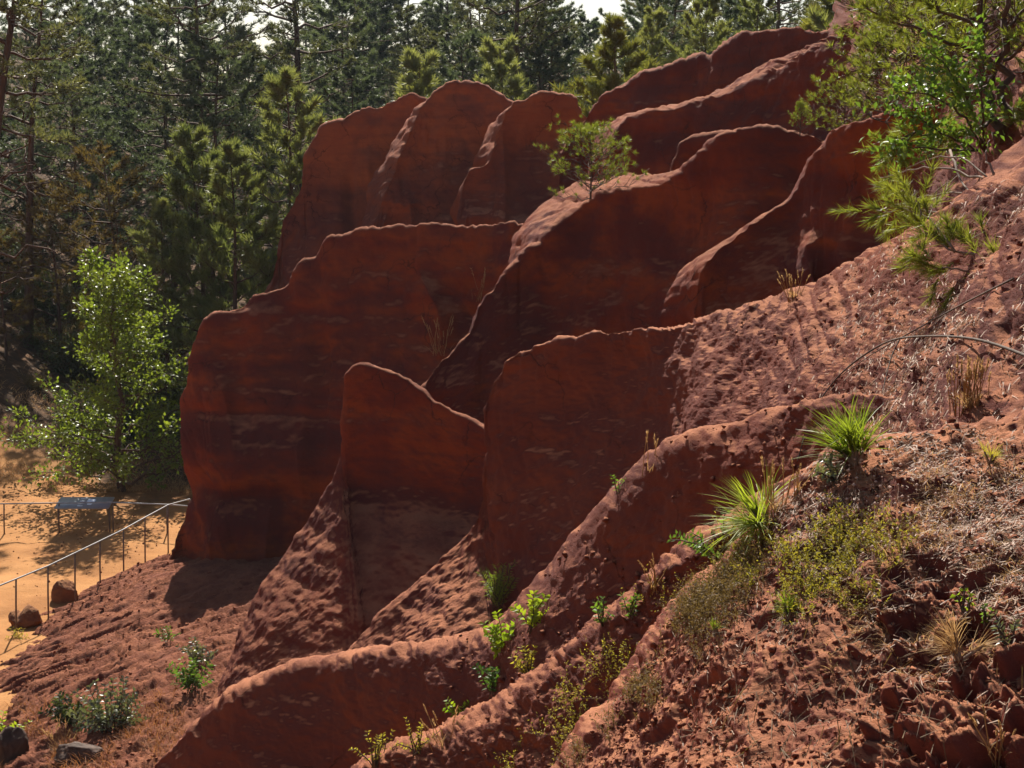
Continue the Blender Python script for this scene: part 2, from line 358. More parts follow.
loft('G', 'upper_ridge', [
    (600,235,34.5, 600,262,34.3,1.3),(607,185,34.8, 607,262,34,1.5),(610,150,35, 612,262,33.8,1.7),(615,130,35, 620,260,33.6,1.8),(627,116,35, 632,258,33.4,1.9),
    (650,107,34.6, 655,255,33,1.9),(690,101,34, 694,250,32.2,1.9),(730,90,33, 734,240,31.2,1.9),(770,71,32, 774,225,30.2,1.9),(800,54,31, 804,205,29.4,1.9),
    (838,35,29.8, 842,190,28.2,1.8),(872,20,28.4, 876,170,27,1.8),(910,-5,27, 915,160,25.5,1.8),(960,-30,26, 965,150,24.5,1.8)],
    190, 100, 24, M_CLIFF, 'long sloping ridge with a sunlit back, second below the pines', dict(large=0.18, mid=0.07, fine=0.02, strata=0.05, rill=0.06, rf=1.0, crag=0.015, gf=2.0), back=(-0.4, 2.6, -0.15), smooth=10, seed=5)
# ---- the great fin in the middle
def b_extra(V, a, t):
    z = V[..., 2]; m = sstep(0.0, 0.1, t)
    under = -0.30*np.exp(-((z - 2.35)/0.30)**2) + 0.16*np.exp(-((z - 3.2)/0.55)**2) - 0.10*np.exp(-((z-4.15)/0.12)**2)
    rough = 0.07*fbm(V*np.array([1.2, 1.2, 2.0]) + 40, 4, 0.5, k=60)*sstep(4.2, 5.4, z)
    return m*(under*(0.7 + 0.5*vnoise(V*0.5, 9)) + rough)
loft('B', 'great_fin', [
    (140,618,30.4, 140,640,30,1.1),(160,592,31, 156,650,29.6,1.2),(170,560,31.5, 170,665,29.2,1.4),(181,522,31.9, 188,680,28.8,1.7),(189,492,32, 204,690,28.6,2.0),
    (182,450,32, 216,695,28.4,2.2),(180,405,32, 228,700,28.2,2.4),(188,355,32, 240,700,28,2.6),(197,326,32.1, 250,700,28,2.6),(207,310,32.2, 260,700,28,2.6),
    (235,305,32.3, 275,700,28,2.6),(250,292,32.4, 285,700,28,2.6),(290,284,32.4, 305,700,28,2.6),(297,266,32.4, 310,700,28,2.6),(317,254,32.4, 322,700,28,2.5),
    (323,236,32.4, 328,700,28,2.5),(363,227,32.2, 366,690,27.8,2.4),(431,222,31.7, 434,640,27.6,2.2),(489,222,31, 490,560,27.6,2),(534,219,30.2, 535,480,27.6,1.9),
    (556,212,29.6, 560,430,27.5,1.8),(590,205,29, 595,400,27.4,1.8)],
    380, 250, 24, M_CLIFF, 'great red ochre fin with a stepped crest and an undercut nose', dict(gully=0.40, yf=0.35, large=0.14, mid=0.05, fine=0.016, strata=0.045, rill=0.05, rf=0.9), knots=[(0,0),(0.42,0.40),(0.48,0.44),(0.66,0.46),(0.74,0.55),(1,1)], back=(0.5, 2.0, -3.0), smooth=3, extra=b_extra, seed=6)
loft('M', 'rounded_knob', [
    (660,205,27.3, 660,225,27.2,1.2),(671,172,27.5, 672,230,27,1.4),(680,144,27.6, 682,235,26.9,1.7),(694,134,27.6, 695,235,26.8,1.8),(724,129,27.3, 724,235,26.6,1.8),(750,134,27, 750,235,26.4,1.8),(790,140,26.5, 790,230,26,1.8)],
    80, 60, 14, M_CLIFF, 'small pale rounded knob behind the pine topped ridge', dict(large=0.12, mid=0.07, fine=0.012, strata=0.03), back=(0.2, 1.5, -0.4), seed=7)
loft('B2', 'pine_ridge', [
    (405,440,24.6, 402,470,24.4,1.2),(425,386,25, 424,480,24.2,1.4,(-0.12,0.8,-0.7)),(440,361,25.4, 442,480,24.2,1.5,(-0.12,0.8,-0.7)),(470,330,25.8, 474,480,24.2,1.6,(-0.14,0.9,-0.6)),(481,305,26, 490,480,24.2,1.7,(-0.14,0.9,-0.6)),
    (500,280,26.2, 508,478,24.2,1.7,(-0.15,1.1,-0.6)),(520,258,26.4, 526,475,24.2,1.8,(-0.25,1.4,-0.6)),(545,236,26.5, 550,465,24.2,1.8,(-0.7,2.0,-0.5)),(566,216,26.5, 572,450,24,1.8,(-1.0,2.6,-0.5)),
    (592,198,26.5, 598,440,23.8,1.8,(-0.8,2.6,-0.1)),(620,190,26.1, 625,430,23.5,1.8,(-0.6,2.6,0.1)),(650,184,25.6, 655,420,23,1.8,(-0.4,2.6,0.1)),(676,172,25.1, 680,410,22.6,1.8,(-0.3,2.4,0)),
    (694,156,24.8, 698,400,22.4,1.9),(708,142,24.6, 712,390,22.2,2),(722,132,24.4, 728,380,22,2),(746,125,24.2, 750,360,21.8,2),(776,124,24, 780,340,21.6,2),
    (808,129,23.6, 812,330,21.4,1.9),(830,135,23.2, 834,320,21,1.8),(870,130,22.5, 874,310,20.6,1.7)],
    280, 150, 26, M_CLIFF, 'curving red ridge that carries the small lone pine', dict(gully=0.30, yf=0.4, large=0.16, mid=0.05, fine=0.018, strata=0.035, rill=0.05, crag=0.012, gf=3.0), back=(0.2, 2.0, -0.6), seed=8)
loft('H', 'side_fin', [
    (692,345,19.7, 690,370,19.6,1.2),(696,312,19.9, 695,375,19.4,1.3,(-0.4,0.9,-0.4)),(698,283,20, 700,375,19.3,1.5,(-0.4,0.9,-0.4)),(705,262,20.1, 710,375,19.2,1.6,(-0.4,0.9,-0.4)),(720,245,20.2, 725,370,19,1.7,(-0.4,1.0,-0.4)),
    (745,226,20.3, 750,365,18.8,1.7,(-0.3,1.0,-0.4)),(770,209,20.4, 775,360,18.6,1.8,(-0.3,1.0,-0.4)),(789,196,20.4, 794,355,18.4,1.8),(800,176,20.3, 804,350,18.2,1.8),(810,154,20.1, 815,345,18,1.8),
    (826,131,19.8, 832,340,18.6,1.8),(850,119,19.3, 856,330,18.3,1.8),(890,112,18.8, 895,320,17.8,1.7),(940,100,18, 945,300,17.1,1.6),(1000,90,17.5, 1004,290,16.7,1.5)],
    190, 130, 18, M_CLIFF, 'shaded fin with a thin bright edge below the leafy shrubs', dict(gully=0.25, yf=0.5, large=0.12, mid=0.05, fine=0.014, strata=0.03, rill=0.04), back=(0.2, 1.8, -0.8), seed=9)
loft('C', 'front_fin', [
    (205,712,21.3, 200,735,21,1.1),(218,690,21.8, 225,745,20.4,1.1),(236,640,22.3, 255,755,19.8,1.0),(263,580,22.8, 290,760,19.4,0.95),(300,532,23.2, 325,760,19.2,0.95),(322,494,23.4, 350,760,19.1,1.1),
    (335,470,23.5, 360,758,19.1,1.4),(342,440,23.5, 367,757,19.1,1.7),(341,402,23.5, 374,755,19.1,2.3),(346,370,23.5, 382,752,19.15,2.5),(358,361,23.5, 392,746,19.2,2.6),
    (385,366,23.3, 412,730,19.3,2.6),(409,376,23.1, 430,715,19.3,2.5),(424,390,23, 442,705,19.3,2.4),(433,401,22.9, 452,690,19.4,2.3),(446,408,22.8, 463,680,19.4,2.2),
    (470,420,22.5, 483,660,19.4,2.1),(492,432,22.2, 503,640,19.4,2.0),(520,447,21.8, 528,620,19.4,1.9),(560,465,21.3, 566,600,19.4,1.8)],
    270, 260, 20, M_CLIFF, 'free standing red fin with a pointed top and a sunlit left flank', dict(large=0.08, mid=0.04, fine=0.014, strata=0.03, clod=0.016, cf=7.0, crag=0.008, crest=0.035), back=(0.5, 1.4, -1.6), neck=(4.5, 3.9), seed=10)
# ---- ridge with the broad hillside behind the foreground
loft('D', 'hillside_fin', [
    (335,662,17.6, 335,690,17.3,1.1),(346,648,17.8, 360,700,16.6,1.0),(390,603,18, 415,700,16.1,1.0),(430,566,18.1, 450,695,15.9,1.0),(462,540,18.1, 478,690,15.8,1.1),(478,515,18.1, 495,685,15.8,1.5),
    (484,481,18.1, 506,680,15.8,2.0),(491,437,18.1, 515,675,15.8,2.3),(486,405,18.1, 524,668,15.8,2.5),(489,383,18.1, 532,660,15.8,2.6),(504,358,18, 540,650,15.7,2.5),
    (518,348,17.9, 550,640,15.6,2.4),(563,338,17.4, 585,610,15.3,2.1),(598,329,16.9, 615,585,15.0,1.9),(636,326,16.2, 650,560,14.5,1.7),(686,319,15.2, 695,520,12.8,1.35,(0.2,2.5,-0.9)),
    (720,311,14.5, 735,495,11.4,1.1,(0.1,2.5,-1.0)),(758,302,13.8, 775,475,10.2,1.0,(0.1,2.5,-1.0)),(800,290,13, 815,465,9.2,1.0,(0.1,2.5,-1.2)),(845,268,12.2, 860,470,8.1,1.0,(0.1,2.5,-1.2)),
    (900,238,11.2, 915,490,7.0,1.0,(0.1,2.5,-1.2)),(940,214,10.5, 960,500,6.4,1.0,(0.1,2.5,-1.0)),(985,190,9.8, 1010,510,6.0,1.0,(0.2,2.5,-0.6)),(1024,174,9.2, 1060,520,5.7,1.0,(0.3,2.5,-0.3)),(1120,130,8.4, 1180,540,5.2,1.0,(0.4,2.5,0)),(1300,60,7.4, 1400,560,4.6,1.0,(0.5,2.5,0.3))],
    470, 260, 18, M_SOIL, 'broad red fin whose shaded nose turns into the crumbly sunlit hillside', dict(large=0.15, mid=0.045, fine=0.012, strata=0.03, rill=0.03, clod=0.022, cf=11.0, crag=0.018, gf=3.0), back=(0.4, 1.4, -1.5), seed=11)
loft('E', 'low_ridge', [
    (90,805,15.6, 80,860,15,1.2),(140,775,15.6, 140,880,14.8,1.3),(185,728,15.4, 200,900,14.5,0.8),(230,692,15.1, 250,905,14.1,0.6),(280,668,14.8, 300,900,13.75,0.55),(330,655,14.4, 350,890,13.35,0.55),
    (400,644,13.5, 415,860,12.5,0.55),(450,640,12.9, 465,830,11.8,0.6),(485,634,12.5, 505,800,10.9,0.7),(510,612,12.3, 540,770,10.2,0.7),(532,588,12.1, 570,750,10.2,0.6),(560,556,11.9, 595,735,10.4,0.5),
    (600,506,11.6, 625,720,10.4,0.45),(630,472,11.3, 650,705,10.2,0.45),(660,449,11, 680,690,9.95,0.45),(700,431,10.6, 718,675,9.65,0.45),(740,417,10.2, 757,660,9.35,0.45),(800,402,9.6, 816,640,8.8,0.5),
    (850,394,9.0, 864,600,8.3,0.6),(920,400,8.2, 932,580,7.6,1.5)],
    480, 220, 26, M_SOIL, 'low rounded ridge with a dark hollow side, running under the green plants', dict(large=0.1, mid=0.035, fine=0.012, strata=0.03, rill=0.022, clod=0.014, cf=13.0, crag=0.012, gf=4.0), back=(0.0, 1.3, -0.9), smooth=14, seed=12)
loft('K', 'near_ridge', [
    (330,800,9.7, 340,900,9,1.1),(362,770,9.6, 380,900,8.6,1.1),(400,752,9.4, 430,900,8.2,1.1),(430,739,9.2, 470,900,7.9,0.7),(500,700,8.7, 545,880,7.3,0.65),(560,660,8.3, 600,850,7,0.65),
    (600,622,8.0, 640,820,6.9,0.7),(640,592,7.8, 680,790,6.8,0.8),(700,550,7.4, 735,750,6.6,1.6),(760,508,7.1, 790,700,6.5,1.5),(830,455,6.9, 850,640,6.4,1.4),(900,430,6.8, 910,600,6.2,1.2)],
    300, 210, 22, M_SOIL, 'crumbling earth ridge leading up to the dry grass bank', dict(large=0.10, mid=0.04, fine=0.014, rill=0.025, clod=0.022, cf=13.0, crag=0.022, gf=5.0), back=(-0.1, 1.3, -0.7), smooth=10, seed=13)
def n_extra(V, a, t):
    X, Yp = proj(V)
    m = sstep(800, 900, X)*sstep(520, 600, Yp)
    w = V + 0.12*np.stack([fbm(V*4 + 1, 3, k=61), fbm(V*4 + 9, 3, k=62), fbm(V*4 + 5, 3, k=63)], -1)
    holes = sstep(0.02, 0.22, fbm(w*np.array([2.6, 2.0, 2.0]) + 70, 4, 0.55, k=71))
    flut = np.abs(fbm(np.stack([w[..., 0]*14, w[..., 1]*3, w[..., 2]*3], -1) + 20, 3, k=77))
    return m*(-0.09*holes - 0.02*flut*(0.3 + holes) + 0.05*(0.5 - np.abs(fbm(w*9, 4, 0.6, k=79))*1.5)) + 0.04*sstep(-.1, .3, fbm(V*2.6 + 3, 3, k=80)) - 0.02
loft('NB', 'near_bank', [
    (520,850,6.1, 560,1100,4.6,1.2),(556,790,6.2, 600,1100,4.4,1.2),(590,738,6.3, 640,1100,4.1,1.1),(620,700,6.35, 680,1100,3.9,1.1),(650,652,6.4, 720,1100,3.8,1.1),(690,602,6.4, 770,1100,3.6,1.1),
    (730,552,6.45, 820,1100,3.4,1.05),(790,492,6.5, 890,1100,3.2,1.0),(850,452,6.5, 960,1100,3.0,1.0),(950,425,6.5, 1080,1100,2.8,1.0),(1060,400,6.4, 1220,1100,2.6,1.0),(1200,370,6.2, 1400,1100,2.4,1.0),(1400,330,6.0, 1700,1100,2.2,1.0)],
    520, 400, 22, M_NEAR, 'steep near bank of broken red earth, roots and dry litter', dict(large=0.08, mid=0.05, fine=0.022, rill=0.02, clod=0.012, cf=18.0, crag=0.012, gf=7.0), back=(0.0, 0.8, -0.5), smooth=8, extra=n_extra, seed=14)
# ---- scree apron at the left foot and the upper hillside at the right
def p_extra(V, a, t):
    q = np.stack([(V[..., 1]*0.45 + V[..., 0]*0.9)*0.55, (V[..., 0]*0.45 - V[..., 1]*0.9)*3.0, V[..., 2]*0.5], -1)
    q = q + 0.45*np.stack([fbm(V*0.9, 3, k=97), 1.4*fbm(V*0.9 + 7, 3, k=98), 0*a], -1)
    q = q @ np.array([[0.98, 0.17, 0.05], [-0.17, 0.97, 0.12], [0, -0.12, 0.99]])
    return 0.13*(0.5 - np.abs(fbm(q, 4, 0.6, k=90))*1.4) + 0.07*(0.4 - np.abs(fbm(q*np.array([1.6, 3.1, 2]) + 5, 4, 0.65, k=95))*1.5) + 0.14 + 0.12*sstep(0.35, 0.1, a) + 0.55*np.clip(t, 0, 1)**0.8*(1 - 0.4*np.clip(t, 0, 1))*sstep(0.1, 0.6, a)
loft('PA', 'scree_apron', [
    (-220,742,24.8, -260,860,20.5,1),(-60,672,27.0, -90,850,20.2,1),(0,645,28.4, -20,840,20,1),(60,612,30.2, 60,830,19.3,1.2),(120,583,31.9, 130,815,19.2,1.3),(165,564,32.8, 190,800,19.2,1.4),(200,556,33, 250,785,19.2,1.4),(240,556,32.6, 300,770,19.2,1.3),(300,562,31.2, 370,755,19.2,1.3)],
    280, 280, 10, M_APRON, 'rough sunlit apron of eroded earth below the great fin', dict(large=0.10, mid=0.05, fine=0.014, clod=0.018, cf=5.0), back=(0, 0.6, -0.5), extra=p_extra, seed=15)
loft('U', 'upper_hillside', [
    (862,70,27, 862,190,24,1),(876,22,26, 876,195,21,1),(900,-15,25, 900,210,18.8,1),(960,-60,23.5, 950,215,14.5,1),(1030,-110,22, 1010,205,11.8,1),(1150,-190,20, 1130,190,10,1),(1400,-330,18, 1400,140,8.4,1)],
    190, 190, 14, M_SOIL, 'upper hillside of red earth under the pines at the right', dict(large=0.3, mid=0.10, fine=0.03, clod=0.05, cf=3.0), back=(1.0, 8, 1.0), seed=16)
# ---- ground: sand of the path, left bank, wooded hill to the horizon
def ground_z(x, y):
    p = np.stack([x, y, np.zeros_like(x)], -1)
    hill = 0.08*np.clip(y - 42, 0, 12) + 0.21*np.clip(y - 54, 0, 70) + 0.01*np.clip(y - 122, 0, 500)
    bank = 4.2*sstep(-11.5, -21.0, x + 0.25*(y-42))*sstep(38, 50, y)
    right = 9.3*sstep(-3, 7, x)*sstep(43.5, 50, y)*(1 - 0.85*sstep(58, 84, y))
    z = hill + bank + right + 0.35*fbm(p*0.16, 4)*sstep(38, 48, y) + 0.05*fbm(p*0.8, 4) + 0.015*fbm(p*4, 3)
    return z
gx = np.concatenate([-np.geomspace(1500, 31, 26), np.linspace(-30, 12, 330), np.geomspace(13, 1500, 30)])
gy = np.concatenate([-np.geomspace(300, 3, 12), np.linspace(0, 16, 12), np.linspace(16.5, 62, 360), np.geomspace(63, 2500, 60)])
GX, GY = np.meshgrid(gx, gy, indexing='ij')
GV = np.stack([GX, GY, ground_z(GX, GY)], -1)
link('ground', grid_mesh('ground', GV, M_SAND), kind='structure', label='orange sand of the path with the wooded slope behind')
def gz(x, y): return float(ground_z(np.array([x], float), np.array([y], float))[0])
# ------------------------------------------------------------------ plant building blocks
M_BARK = plainmat('pine_bark', (0.045, 0.028, 0.020), (0.13, 0.075, 0.05), 5.0, 0.9, 0.8, stretch=(1, 1, 0.25))
M_TWIG = plainmat('grey_twig', (0.10, 0.065, 0.045), (0.26, 0.19, 0.14), 9.0, 0.8, 0.3)
M_DARKTWIG = plainmat('dark_twig', (0.04, 0.026, 0.02), (0.10, 0.065, 0.045), 9.0, 0.8, 0.3)
M_PINE_DARK = leafmat('dark_pine_needles', (0.045, 0.055, 0.030), (0.150, 0.150, 0.075), 0.46, 0.45, 0.4, 0.9)
M_PINE_FAR = leafmat('far_pine_needles', (0.035, 0.055, 0.042), (0.105, 0.130, 0.085), 0.42, 0.5, 0.35, 0.6)  # bluish, dulled needle colour with distance haze painted in
M_PINE_YOUNG = leafmat('young_pine_needles', (0.11, 0.135, 0.055), (0.25, 0.26, 0.11), 0.48, 0.5, 0.35, 1.4)
M_PINE_GOLD = leafmat('golden_pine_needles', (0.110, 0.125, 0.030), (0.21, 0.195, 0.055), 0.45, 0.5, 0.3, 1.6)
M_PINE_BROWN = leafmat('browned_pine_needles', (0.085, 0.060, 0.025), (0.16, 0.11, 0.045), 0.40, 0.6, 0.2, 1.2)
M_PINE_LIT = leafmat('fresh_pine_needles', (0.10, 0.135, 0.024), (0.24, 0.26, 0.048), 0.50, 0.45, 0.35, 5.0)
M_LEAF = leafmat('broad_leaves', (0.055, 0.095, 0.020), (0.17, 0.21, 0.032), 0.55, 0.40, 0.45, 1.5)
M_LEAF_LIME = leafmat('lime_leaves', (0.13, 0.22, 0.020), (0.30, 0.36, 0.030), 0.55, 0.45, 0.35, 7.0)
M_LEAF_GREEN = leafmat('green_leaves', (0.060, 0.125, 0.025), (0.13, 0.21, 0.035), 0.50, 0.42, 0.4, 6.0)
M_LEAF_GREY = leafmat('grey_leaves', (0.060, 0.080, 0.045), (0.17, 0.18, 0.11), 0.35, 0.35, 0.6, 6.0)
M_GRASS = leafmat('fresh_grass', (0.11, 0.17, 0.020), (0.27, 0.32, 0.045), 0.50, 0.45, 0.3, 12.0)
M_DRY = leafmat('dry_grass', (0.28, 0.16, 0.07), (0.52, 0.36, 0.18), 0.45, 0.7, 0.2, 12.0, (1.1, 1.0, 0.8))
M_STRAW = leafmat('pale_litter', (0.16, 0.080, 0.045), (0.46, 0.28, 0.17), 0.2, 0.6, 0.3, 14.0, (1.0, 1.0, 0.9))
M_HEATH = leafmat('yellow_green_heath', (0.16, 0.14, 0.028), (0.42, 0.36, 0.07), 0.5, 0.6, 0.2, 10.0)
M_BRUSH = leafmat('dry_brush', (0.07, 0.045, 0.025), (0.22, 0.15, 0.075), 0.3, 0.7, 0.2, 10.0)
M_SHRUBDARK = leafmat('understorey_leaves', (0.035, 0.048, 0.020), (0.10, 0.105, 0.040), 0.40, 0.5, 0.3, 1.3)

def unit(v): return v/(np.linalg.norm(v, axis=-1, keepdims=True) + 1e-9)
class Acc:
    """triangle / quad accumulator (quads split) with one material"""
    def __init__(s): s.v = []; s.t = []; s.n = 0
    def add(s, v, t):
        s.v.append(np.asarray(v, float)); s.t.append(np.asarray(t, np.int64) + s.n); s.n += len(v)
    def tube(s, pts, rad, sides=5):
        pts = np.asarray(pts, float); rad = np.broadcast_to(np.asarray(rad, float), (len(pts),))
        d = unit(np.gradient(pts, axis=0)); ref = np.where(np.abs(d[:, 2:3]) > 0.9, np.array([[1.0, 0, 0]]), np.array([[0, 0, 1.0]]))
        a = unit(np.cross(d, ref)); b = np.cross(d, a)
        an = np.linspace(0, 2*math.pi, sides, endpoint=False)
        ring = pts[:, None] + rad[:, None, None]*(np.cos(an)[None, :, None]*a[:, None] + np.sin(an)[None, :, None]*b[:, None])
        n = len(pts); i = np.arange(n*sides).reshape(n, sides); j = np.roll(i, -1, 1)
        q1 = np.stack([i[:-1], j[:-1], j[1:]], -1).reshape(-1, 3); q2 = np.stack([i[:-1], j[1:], i[1:]], -1).reshape(-1, 3)
        cap = np.array([[i[-1, 0], i[-1, k], i[-1, k+1]] for k in range(1, sides-1)] + [[i[0, 0], i[0, k+1], i[0, k]] for k in range(1, sides-1)])
        s.add(ring.reshape(-1, 3), np.concatenate([q1, q2, cap]))
    def needles(s, pos, dirs, K, L, w, spread, rng, back=0.3, droop=0.0):
        M = len(pos)
        p = np.repeat(pos, K, 0); d = np.repeat(dirs, K, 0)
        nd = unit(d + spread*rng.normal(size=p.shape)); nd[:, 2] -= droop; nd = unit(nd)
        b = p - d*(back*L*rng.random((len(p), 1)))
        side = unit(np.cross(nd, rng.normal(size=p.shape)))*w*0.5
        tip = b + nd*L*(0.65 + 0.5*rng.random((len(p), 1)))
        v = np.stack([b - side, b + side, tip], 1).reshape(-1, 3)
        s.add(v, np.arange(len(v)).reshape(-1, 3))
    def leaves(s, pos, dirs, L, w, rng, up=None, fold=0.25, var=0.35):
        """pointed oval leaves, 4 triangles folded along the midrib"""
        n = len(pos); l = L*(1 - var/2 + var*rng.random((n, 1)))
        d = unit(dirs); nrm = unit((np.array([0, 0, 1.0]) if up is None else up) + 0.7*rng.normal(size=(n, 3)))
        sd = unit(np.cross(d, nrm)); nrm = np.cross(sd, d); ww = w*(0.8 + 0.4*rng.random((n, 1)))
        a = pos; c = pos + d*l; m1 = pos + d*l*0.45
        e1 = pos + d*l*0.42 + sd*ww*0.5 + nrm*ww*fold; e2 = pos + d*l*0.42 - sd*ww*0.5 + nrm*ww*fold
        v = np.stack([a, e1, c, e2, m1], 1).reshape(-1, 3); k = np.arange(n)[:, None]*5
        t = np.concatenate([k + np.array([[0, 4, 1]]), k + np.array([[4, 2, 1]]), k + np.array([[0, 3, 4]]), k + np.array([[4, 3, 2]])])
        s.add(v, t)
    def blades(s, base, dirs, L, w, rng, bend=0.5, seg=3):
        """curved grass blades: flat tapering ribbons"""
        n = len(base); d = unit(dirs); L = np.broadcast_to(np.asarray(L, float), (n,))[:, None]
        hz = d.copy(); hz[:, 2] = 0; hz = unit(hz + 0.05*rng.normal(size=hz.shape)*np.array([1, 1, 0]))
        sd = unit(np.cross(d, np.array([0, 0, 1.0]) + 0.3*rng.normal(size=(n, 3))))
        vs = []
        for k in range(seg + 1):
            f = k/seg; p = base + d*L*f + (hz*0.45*bend - np.array([0, 0, 1.0])*0.55*bend)*L*f**2.2
            ww = w*(1 - f)**0.6
            vs += [p - sd*ww*0.5, p + sd*ww*0.5] if k < seg else [p]
        v = np.stack(vs, 1); m = 2*seg + 1; k0 = np.arange(n)[:, None]*m; t = []
        for k in range(seg - 1):
            t += [k0 + np.array([[2*k, 2*k+1, 2*k+3]]), k0 + np.array([[2*k, 2*k+3, 2*k+2]])]
        t += [k0 + np.array([[2*seg-2, 2*seg-1, 2*seg]])]
        s.add(v.reshape(-1, 3), np.concatenate(t))
    def mesh(s, name, mat, smooth=False):
        return mesh_np(name, np.concatenate(s.v), np.concatenate(s.t).ravel(), 3, mat, smooth)
def curve(p0, p1, sag, n, rng, wob=0.03):
    p0, p1 = np.asarray(p0, float), np.asarray(p1, float); t = np.linspace(0, 1, n)[:, None]
    L = np.linalg.norm(p1 - p0); q = p0 + (p1 - p0)*t + np.array([0, 0, 1.0])*sag*L*4*t*(1-t)
    q[1:-1] += rng.normal(size=(n-2, 3))*wob*L/ math.sqrt(n); return q

# ------------------------------------------------------------------ trees (meshes at the origin, copied later)
def pine_meshes(key, seed, Ht, R, h0, limbs, prof, rise, K, L, w, needle_mat, spread=0.55, lean=(0, 0), trunk_r=None, dead=6, upward=0.5, subs=9, tpb=4):
    rng = np.random.default_rng(seed); wd = Acc(); cr = Acc()
    n = 12; tz = np.linspace(0, 1, n)
    ph = rng.random(2)*6
    tr = np.stack([lean[0]*Ht*tz + 0.02*Ht*np.sin(tz*5 + ph[0])*tz, lean[1]*Ht*tz + 0.02*Ht*np.sin(tz*4 + ph[1])*tz, Ht*tz], -1)
    r0 = trunk_r or Ht*0.014
    wd.tube(np.concatenate([tr[:1] - [0, 0, min(0.5, Ht*0.06)], tr]), np.concatenate([[r0*1.25], r0*(1 - 0.88*tz**0.9)]), 8)
    at = lambda h: np.array([np.interp(h, tz, tr[:, k]) for k in range(3)])
    pos, dr = [], []
    for i in range(limbs):
        h = h0 + (1 - h0)*((i + rng.random())/limbs)**0.9; h = min(h, 0.985)
        u = (h - h0)/(1 - h0); l = R*prof(u)*(0.7 + 0.5*rng.random()); a = i*2.399 + rng.normal()*0.4
        d = np.array([math.cos(a), math.sin(a), rise + 0.5*u + 0.15*rng.normal()]); d /= np.linalg.norm(d)
        b = at(h); q = curve(b, b + d*l, -0.06 + 0.04*rng.normal(), 7, rng, 0.10)
        lr = max(0.012, r0*0.28*(l/R)**0.8)
        wd.tube(q, np.linspace(lr, lr*0.25, 7), 4)
        for j in range(subs):
            s = 0.25 + 0.75*(j + rng.random())/subs; b2 = np.array([np.interp(s, np.linspace(0, 1, 7), q[:, k]) for k in range(3)])
            ls = (0.42*l*(1.05 - s) + 0.22*min(l, 1.5))*(0.6 + 0.6*rng.random())
            a2 = a + rng.choice([-1, 1])*(0.5 + 0.7*rng.random())*(1.1 - 0.6*s)
            d2 = np.array([math.cos(a2), math.sin(a2), upward*(0.4 + 0.8*rng.random())]); d2 /= np.linalg.norm(d2)
            q2 = curve(b2, b2 + d2*ls, -0.05, 4, rng, 0.08)
            if ls > 0.3: wd.tube(q2, np.linspace(max(0.007, lr*0.3), 0.005, 4), 3)
            for k in range(tpb):
                t = 0.35 + 0.65*(k + rng.random())/tpb
                p = np.array([np.interp(t, np.linspace(0, 1, 4), q2[:, c]) for c in range(3)])
                pos.append(p + rng.normal(size=3)*0.06*ls)
                dd = unit(d2 + np.array([0, 0, upward]) + 0.35*rng.normal(size=3)); dr.append(dd)
    top = at(0.99)
    for k in range(6): pos.append(top + rng.normal(size=3)*0.05); dr.append(unit(np.array([0, 0, 1.0]) + 0.3*rng.normal(size=3)))
    for i in range(dead):                                            # bare dead limbs below the crown
        h = h0*(0.3 + 0.7*rng.random()); a = rng.random()*6.28; l = R*(0.3 + 0.5*rng.random()); b = at(h)
        d = np.array([math.cos(a), math.sin(a), 0.1 + 0.3*rng.random()]); q = curve(b, b + d*l, 0.08*rng.normal(), 6, rng, 0.14)
        wd.tube(q, np.linspace(r0*0.22, 0.012, 6), 4)
        for _ in range(4):
            s = rng.integers(2, 6); wd.tube(curve(q[s], q[s] + rng.normal(size=3)*l*0.22, 0, 4, rng, 0.1), np.linspace(0.02, 0.006, 4), 3)
    cr.needles(np.array(pos), np.array(dr), K, L, w, spread, rng)
    return wd.mesh(key + '_trunk', M_BARK, True), cr.mesh(key + '_crown', needle_mat)
umb = lambda u: (0.55 + 0.6*math.sin(math.pi*min(1, u*1.05 + 0.12)))*(1 - 0.55*u)
cone = lambda u: (1.0 - u)**0.8*0.95 + 0.06
egg = lambda u: 0.25 + 0.85*math.sin(math.pi*(0.12 + 0.80*u))
